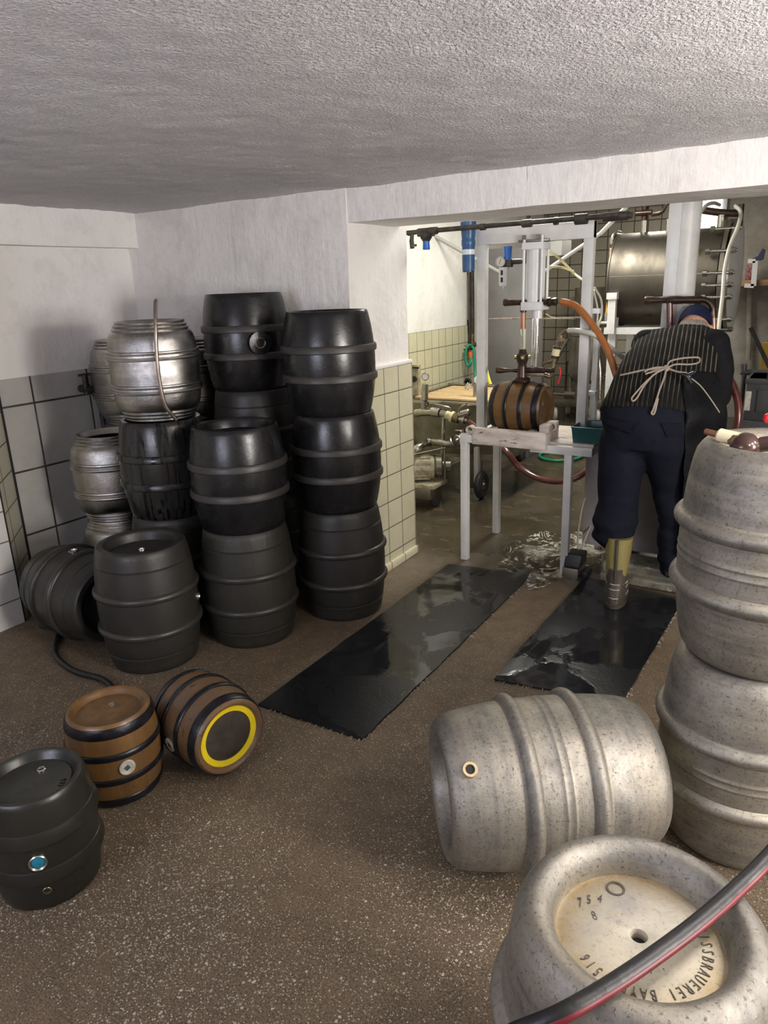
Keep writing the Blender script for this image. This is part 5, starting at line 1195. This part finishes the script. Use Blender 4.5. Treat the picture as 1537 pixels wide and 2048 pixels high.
# sweater
def sweater_mat():
    m, t = newmat('ribbed dark sweater'); b = t.b
    tc = t.new('ShaderNodeTexCoord'); d = t.new('ShaderNodeVectorMath', operation='DOT_PRODUCT'); t.link(tc.outputs['Object'], d.inputs[0]); d.inputs[1].default_value = lat
    nz = t.noise(tc.outputs['Object'], 12, 3)
    u = t.math('ADD', t.math('MULTIPLY', d.outputs['Value'], 1/.0212), t.math('MULTIPLY', nz, .25))
    fr_ = t.math('FRACT', u); line = t.ramp(t.math('ABSOLUTE', t.math('SUBTRACT', fr_, .5)), .16, .06)
    var = t.ramp(t.noise(tc.outputs['Object'], 7, 3), .35, .65, .25, 1)
    sxz = t.new('ShaderNodeSeparateXYZ'); t.link(tc.outputs['Object'], sxz.inputs[0])
    line = t.math('MULTIPLY', t.math('MULTIPLY', line, var), t.ramp(sxz.outputs[2], .98, 1.16, .05, 1))
    t.val(b.inputs['Base Color'], t.mix(line, (.009, .0088, .009), (.17, .148, .108))); b.inputs['Roughness'].default_value = .9; b.inputs['Specular IOR Level'].default_value = .1
    hh = t.math('ABSOLUTE', t.math('SUBTRACT', fr_, .5))
    nn = t.bump(hh, .5, .006); t.link(t.bump(t.noise(tc.outputs['Object'], 160, 2), .3, .003, nn), b.inputs['Normal']); return m
M['sweater'] = sweater_mat()
M['sleeve'] = mat('dark knitted sleeve', (.0085, .0085, .011), .9, 0, (.013, .013, .0145), 30, bump=.3, bscale=120, spec=.1)
bm = BM(); loft(bm, torso_rings(3, 8, .012)); r0 = torso_rings(3, 4, .012)[0]; lo_ = back[2]; rr2 = torso_rings(2, 3, .016)[0]
loft(bm, [(rr2[0], rr2[1], rr2[2]), r0])
cap(bm, shL, .085, shL.lerp(shR, .25), .1); cap(bm, shR, .085, shR.lerp(shL, .25), .1)
sw = bake(bm, .012, 8)
for v in sw.verts:
    v.co += v.normal*.006*mn.noise(v.co*9)
sw = obj('sweater', Wp(sw), M['sweater'], wk, 180)
bm = BM(); chain(bm, [(shL, .088), (elL, .066), (haL, .045)]); chain(bm, [(shR, .092), (shR.lerp(elR, .5)+Vector((.012, 0, 0)), .078), (elR, .068), (haR, .045)])
sl = bake(bm, .011, 5)
for v in sl.verts: v.co += v.normal*.008*mn.noise(v.co*13)
obj('sleeves', Wp(sl), M['sleeve'], wk, 180)
# trousers
cuL = at(1232, 1052, 3.55)
bm = BM(); loft(bm, torso_rings(0, 4, .006))
chain(bm, [(hipL+Vector((.0, .02, .0)), .118), (hipL.lerp(knL, .5), .108), (knL, .102), (cuL+Vector((-.005, 0, .02)), .108), (cuL+Vector((-.012, 0, -.035)), .098)])
chain(bm, [(hipR, .115), (hipR.lerp(knR, .5), .10), (knR, .085), (anR+Vector((0, -.02, .2)), .085), (anR+Vector((0, 0, -.05)), .075)])
cap(bm, hipL.lerp(hipR, .5)+Vector((0, 0, .02)), .1, hipL.lerp(hipR, .5)+Vector((0, 0, .08)), .11)
tr_ = bake(bm, .012, 6)
for v in tr_.verts:
    k = max(0., min(1., (.62-v.co.z)/.25)); v.co += v.normal*(.006*mn.noise(v.co*8)+.013*k*mn.noise(Vector((v.co.x*5, v.co.y*5, v.co.z*24))))
trs = obj('trousers', Wp(tr_), M['trouser'], wk, 180)
# drape helper: push a point of the plane y=3.5 on to the back of the clothes
bpy.context.view_layer.update()
def tree(o):
    me = o.data; return BVHTree.FromPolygons([v.co+Vector((-.8, 3.6, 0)) for v in me.vertices], [list(p.vertices) for p in me.polygons])
T1, T2 = tree(sw), tree(trs)
def drape(x, z, off=.006, tilt=.0, ):
    best = None; o = Vector((x, 3.0, z)); d = Vector((0, 1, .0)).normalized()
    for T in (T1, T2):
        h = T.ray_cast(o, d)
        if h[0] is not None and (best is None or h[0].y < best[0].y): best = (h[0], h[1])
    if best is None: return Vector((x, 3.66, z))
    n = best[1]; n = n if n.y < 0 else -n
    return best[0]+n*off
def dp(px, py, off=.006):
    d = ((px-768.5)/FPX*_r-(py-1024)/FPX*_u+_f).normalized(); best = None
    for T in (T1, T2):
        h = T.ray_cast(EYE, d)
        if h[0] is not None and (best is None or h[3] < best[2]): best = (h[0], h[1], h[3])
    if best is None: return at(px, py, 3.66)
    n = best[1] if best[1].dot(d) < 0 else -best[1]
    return best[0]+n*off
def flap(P, name, off=.006):
    bm = BM(); nx, ny = 10, 5; rows = []
    (a, b, c_, d_) = P
    for j in range(ny+1):
        v = j/ny; row = []
        for i in range(nx+1):
            u = i/nx; x = (a[0]*(1-u)+b[0]*u)*(1-v)+(d_[0]*(1-u)+c_[0]*u)*v; y = (a[1]*(1-u)+b[1]*u)*(1-v)+(d_[1]*(1-u)+c_[1]*u)*v
            row.append(bm.verts.new(dp(x, y, off+.004*v)))
        rows.append(row)
    for j in range(ny):
        for i in range(nx): bm.faces.new((rows[j][i], rows[j][i+1], rows[j+1][i+1], rows[j+1][i]))
    bmesh.ops.solidify(bm, geom=bm.faces[:], thickness=.004)
    return obj(name, Wp(bm), M['flap'], wk, 60)
flap([(1210, 834), (1276, 846), (1262, 866), (1212, 848)], 'pocket_flap')
flap([(1322, 846), (1362, 846), (1362, 870), (1334, 872)], 'pocket_flap')
def strap(pts, name, r=.0045, off=.006): return obj(name, Wp(tube(BM(), [dp(x, y, off) for x, y in pts], r, 8, 6)), M['strap'], wk)
strap([(1243, 752), (1262, 748), (1285, 743), (1310, 740), (1333, 739), (1355, 745), (1374, 748)], 'apron_string')
strap([(1290, 748), (1300, 742), (1318, 738), (1333, 740), (1310, 746), (1292, 752)], 'string_loop', .0042, .012)
strap([(1333, 740), (1312, 751), (1292, 768), (1274, 788), (1265, 800), (1268, 805), (1276, 798), (1290, 774), (1310, 752), (1331, 741)], 'string_loop', .0042, .014)
strap([(1333, 740), (1328, 760), (1320, 780), (1316, 793), (1312, 806), (1307, 820), (1304, 826), (1307, 829), (1311, 822), (1316, 800)], 'string_end', .0045, .014)
strap([(1333, 739), (1340, 727), (1355, 722), (1378, 719), (1396, 719), (1395, 728), (1378, 732), (1352, 732), (1336, 738)], 'string_loop', .0042, .012)
strap([(1330, 736), (1336, 741), (1331, 744), (1338, 738)], 'string_knot', .008, .012)
# apron sheet on the right side, wrapping to the front
rows_def = [  # row: (left px, py, Y), (mid), (right)
    ((1372, 748, 3.66), (1400, 742, 3.72), (1430, 745, 3.82)), ((1368, 775, 3.62), (1408, 775, 3.70), (1446, 785, 3.82)),
    ((1372, 830, 3.58), (1412, 830, 3.66), (1452, 830, 3.84)), ((1372, 900, 3.6), (1400, 900, 3.68), (1446, 900, 3.9)),
    ((1366, 1000, 3.66), (1392, 1000, 3.74), (1430, 1000, 3.95)), ((1356, 1112, 3.72), (1382, 1114, 3.8), (1420, 1112, 4.0))]
fl_ = [at(1215, 770, 3.90), at(1200, 800, 3.92), at(1190, 850, 3.93), at(1184, 905, 3.95), at(1177, 1000, 3.97), at(1165, 1092, 3.98)]
def sheet(off):
    V = []
    for (A, B, D), F in zip(rows_def, fl_):
        A, B, D = at(*A), at(*B), at(*D)
        V.append(spline([A, B, D, Vector((D.x-.02, D.y+.07, D.z)), Vector((D.x-.09, D.y+.10, D.z))], 6))
    nr = len(V); cols = len(V[0]); G = [spline([V[r][ci] for r in range(nr)], 5) for ci in range(cols)]
    bm = BM()
    vv = [[bm.verts.new(p+Vector((.012*mn.noise(p*11), .012*mn.noise(p*11+Vector((5, 0, 0))), 0))) for p in col] for col in G]
    c0 = 0 if off == 0 else 20
    for a in range(c0, len(vv)-1):
        for b in range(len(vv[0])-1): bm.faces.new((vv[a][b], vv[a+1][b], vv[a+1][b+1], vv[a][b+1]))
    if off:
        for col in vv:
            for v in col: v.co.y -= off
        bmesh.ops.delete(bm, geom=[v for v in bm.verts if not v.link_faces], context='VERTS')
    bmesh.ops.solidify(bm, geom=bm.faces[:], thickness=.003)
    return bm
ap = obj('apron', Wp(sheet(0)), M['apron'], wk, 60)
bm = BM(); k0 = at(1376, 752, 3.61)
for d in ((.03, 0, .02), (-.03, 0, .01), (.02, -.01, -.03), (-.012, 0, -.03)): cap(bm, k0, .012, k0+Vector(d), .007)
obj('apron_knot', Wp(bake(bm, .005, 2)), M['apron'], wk, 180)
bm = BM(); tube(bm, [at(1384, 757, 3.60), at(1402, 772, 3.62), at(1420, 795, 3.64), at(1440, 825, 3.66)], .003, 6); obj('apron_tie', Wp(bm), M['strap'], wk)
# cap and hair
m4 = Matrix.Translation(hc+Vector((0.004, .014, .026))) @ Matrix.Rotation(-.72, 4, 'X') @ Matrix.Diagonal((.089, .112, .1, 1))
bm = BM(); bmesh.ops.create_uvsphere(bm, u_segments=28, v_segments=18, radius=1)
bmesh.ops.bisect_plane(bm, geom=bm.verts[:]+bm.edges[:]+bm.faces[:], plane_co=(0, 0, -.22), plane_no=(0, 0, -1), clear_outer=True)
bm.transform(m4); bmesh.ops.solidify(bm, geom=bm.faces[:], thickness=.004); obj('cap', Wp(bm), M['cap'], wk, 60)
bm = BM(); bmesh.ops.create_uvsphere(bm, u_segments=24, v_segments=14, radius=1, matrix=Matrix.Translation(hc+Vector((0, -.018, -.012))) @ Matrix.Rotation(-.5, 4, 'X') @ Matrix.Diagonal((.082, .096, .088, 1)))
obj('hair', Wp(bm), M['hair'], wk)
# boots
def boot(ank, yaw, top, name='boot'):
    bm = BM(); d = Vector((math.sin(yaw), math.cos(yaw), 0)); s = Vector((d.y, -d.x, 0)); z0 = ank.z-.10
    base = Vector((ank.x, ank.y, z0))
    def rg(z, c, a, b): return (base+d*c+Vector((0, 0, z)), s*a, d*b)
    loft(bm, [rg(.085, -.005, .044, .06), rg(.13, -.012, .045, .055), rg(.2, -.01, .054, .062), rg(.28, 0, .062, .07), rg(top, .004, .066, .074)])
    sh_ = obj(name, Wp(bm), M['boot'], wk, 60)
    bm = BM(); loft(bm, [rg(.015, .045, .052, .135), rg(.05, .045, .054, .135), rg(.09, .025, .052, .11), rg(.13, -.002, .052, .072), rg(.17, -.006, .05, .066), rg(.21, -.006, .055, .068)])
    f_ = bake(bm, .006, 4); ff = obj('boot_foot', Wp(f_), M['bootd'], sh_, 180)
    bm = BM(); loft(bm, [rg(0, .045, .054, .142), rg(.022, .045, .058, .146)]); obj('sole', Wp(bm), M['bootd'], sh_, 40)
    bm = BM()
    for z, c, a_, b_ in ((.055, .045, .0545, .137), (.10, .02, .053, .105), (.125, .0, .0535, .076)): tube(bm, [base+d*(c-b_*math.cos(q))+s*a_*math.sin(q)+Vector((0, 0, z)) for q in [k*PI/8-PI/2 for k in range(9)]], .0022, 6, 0)
    obj('seam', Wp(bm), M['rope'], ff)
    bm = BM(); tube(bm, [base+d*(-.07)+Vector((0, 0, .13)), base+d*(-.072)+Vector((0, 0, .2)), base+d*(-.072)+Vector((0, 0, .28)), base+d*(-.072)+Vector((0, 0, top))], .008, 8, 3); obj('back_strip', Wp(bm), M['bootd'], sh_)
boot(Vector((-.825, 3.515, .112)), PI-.12+PI, .36)
boot(Vector((-.61, 3.85, .205)), .05, .36)
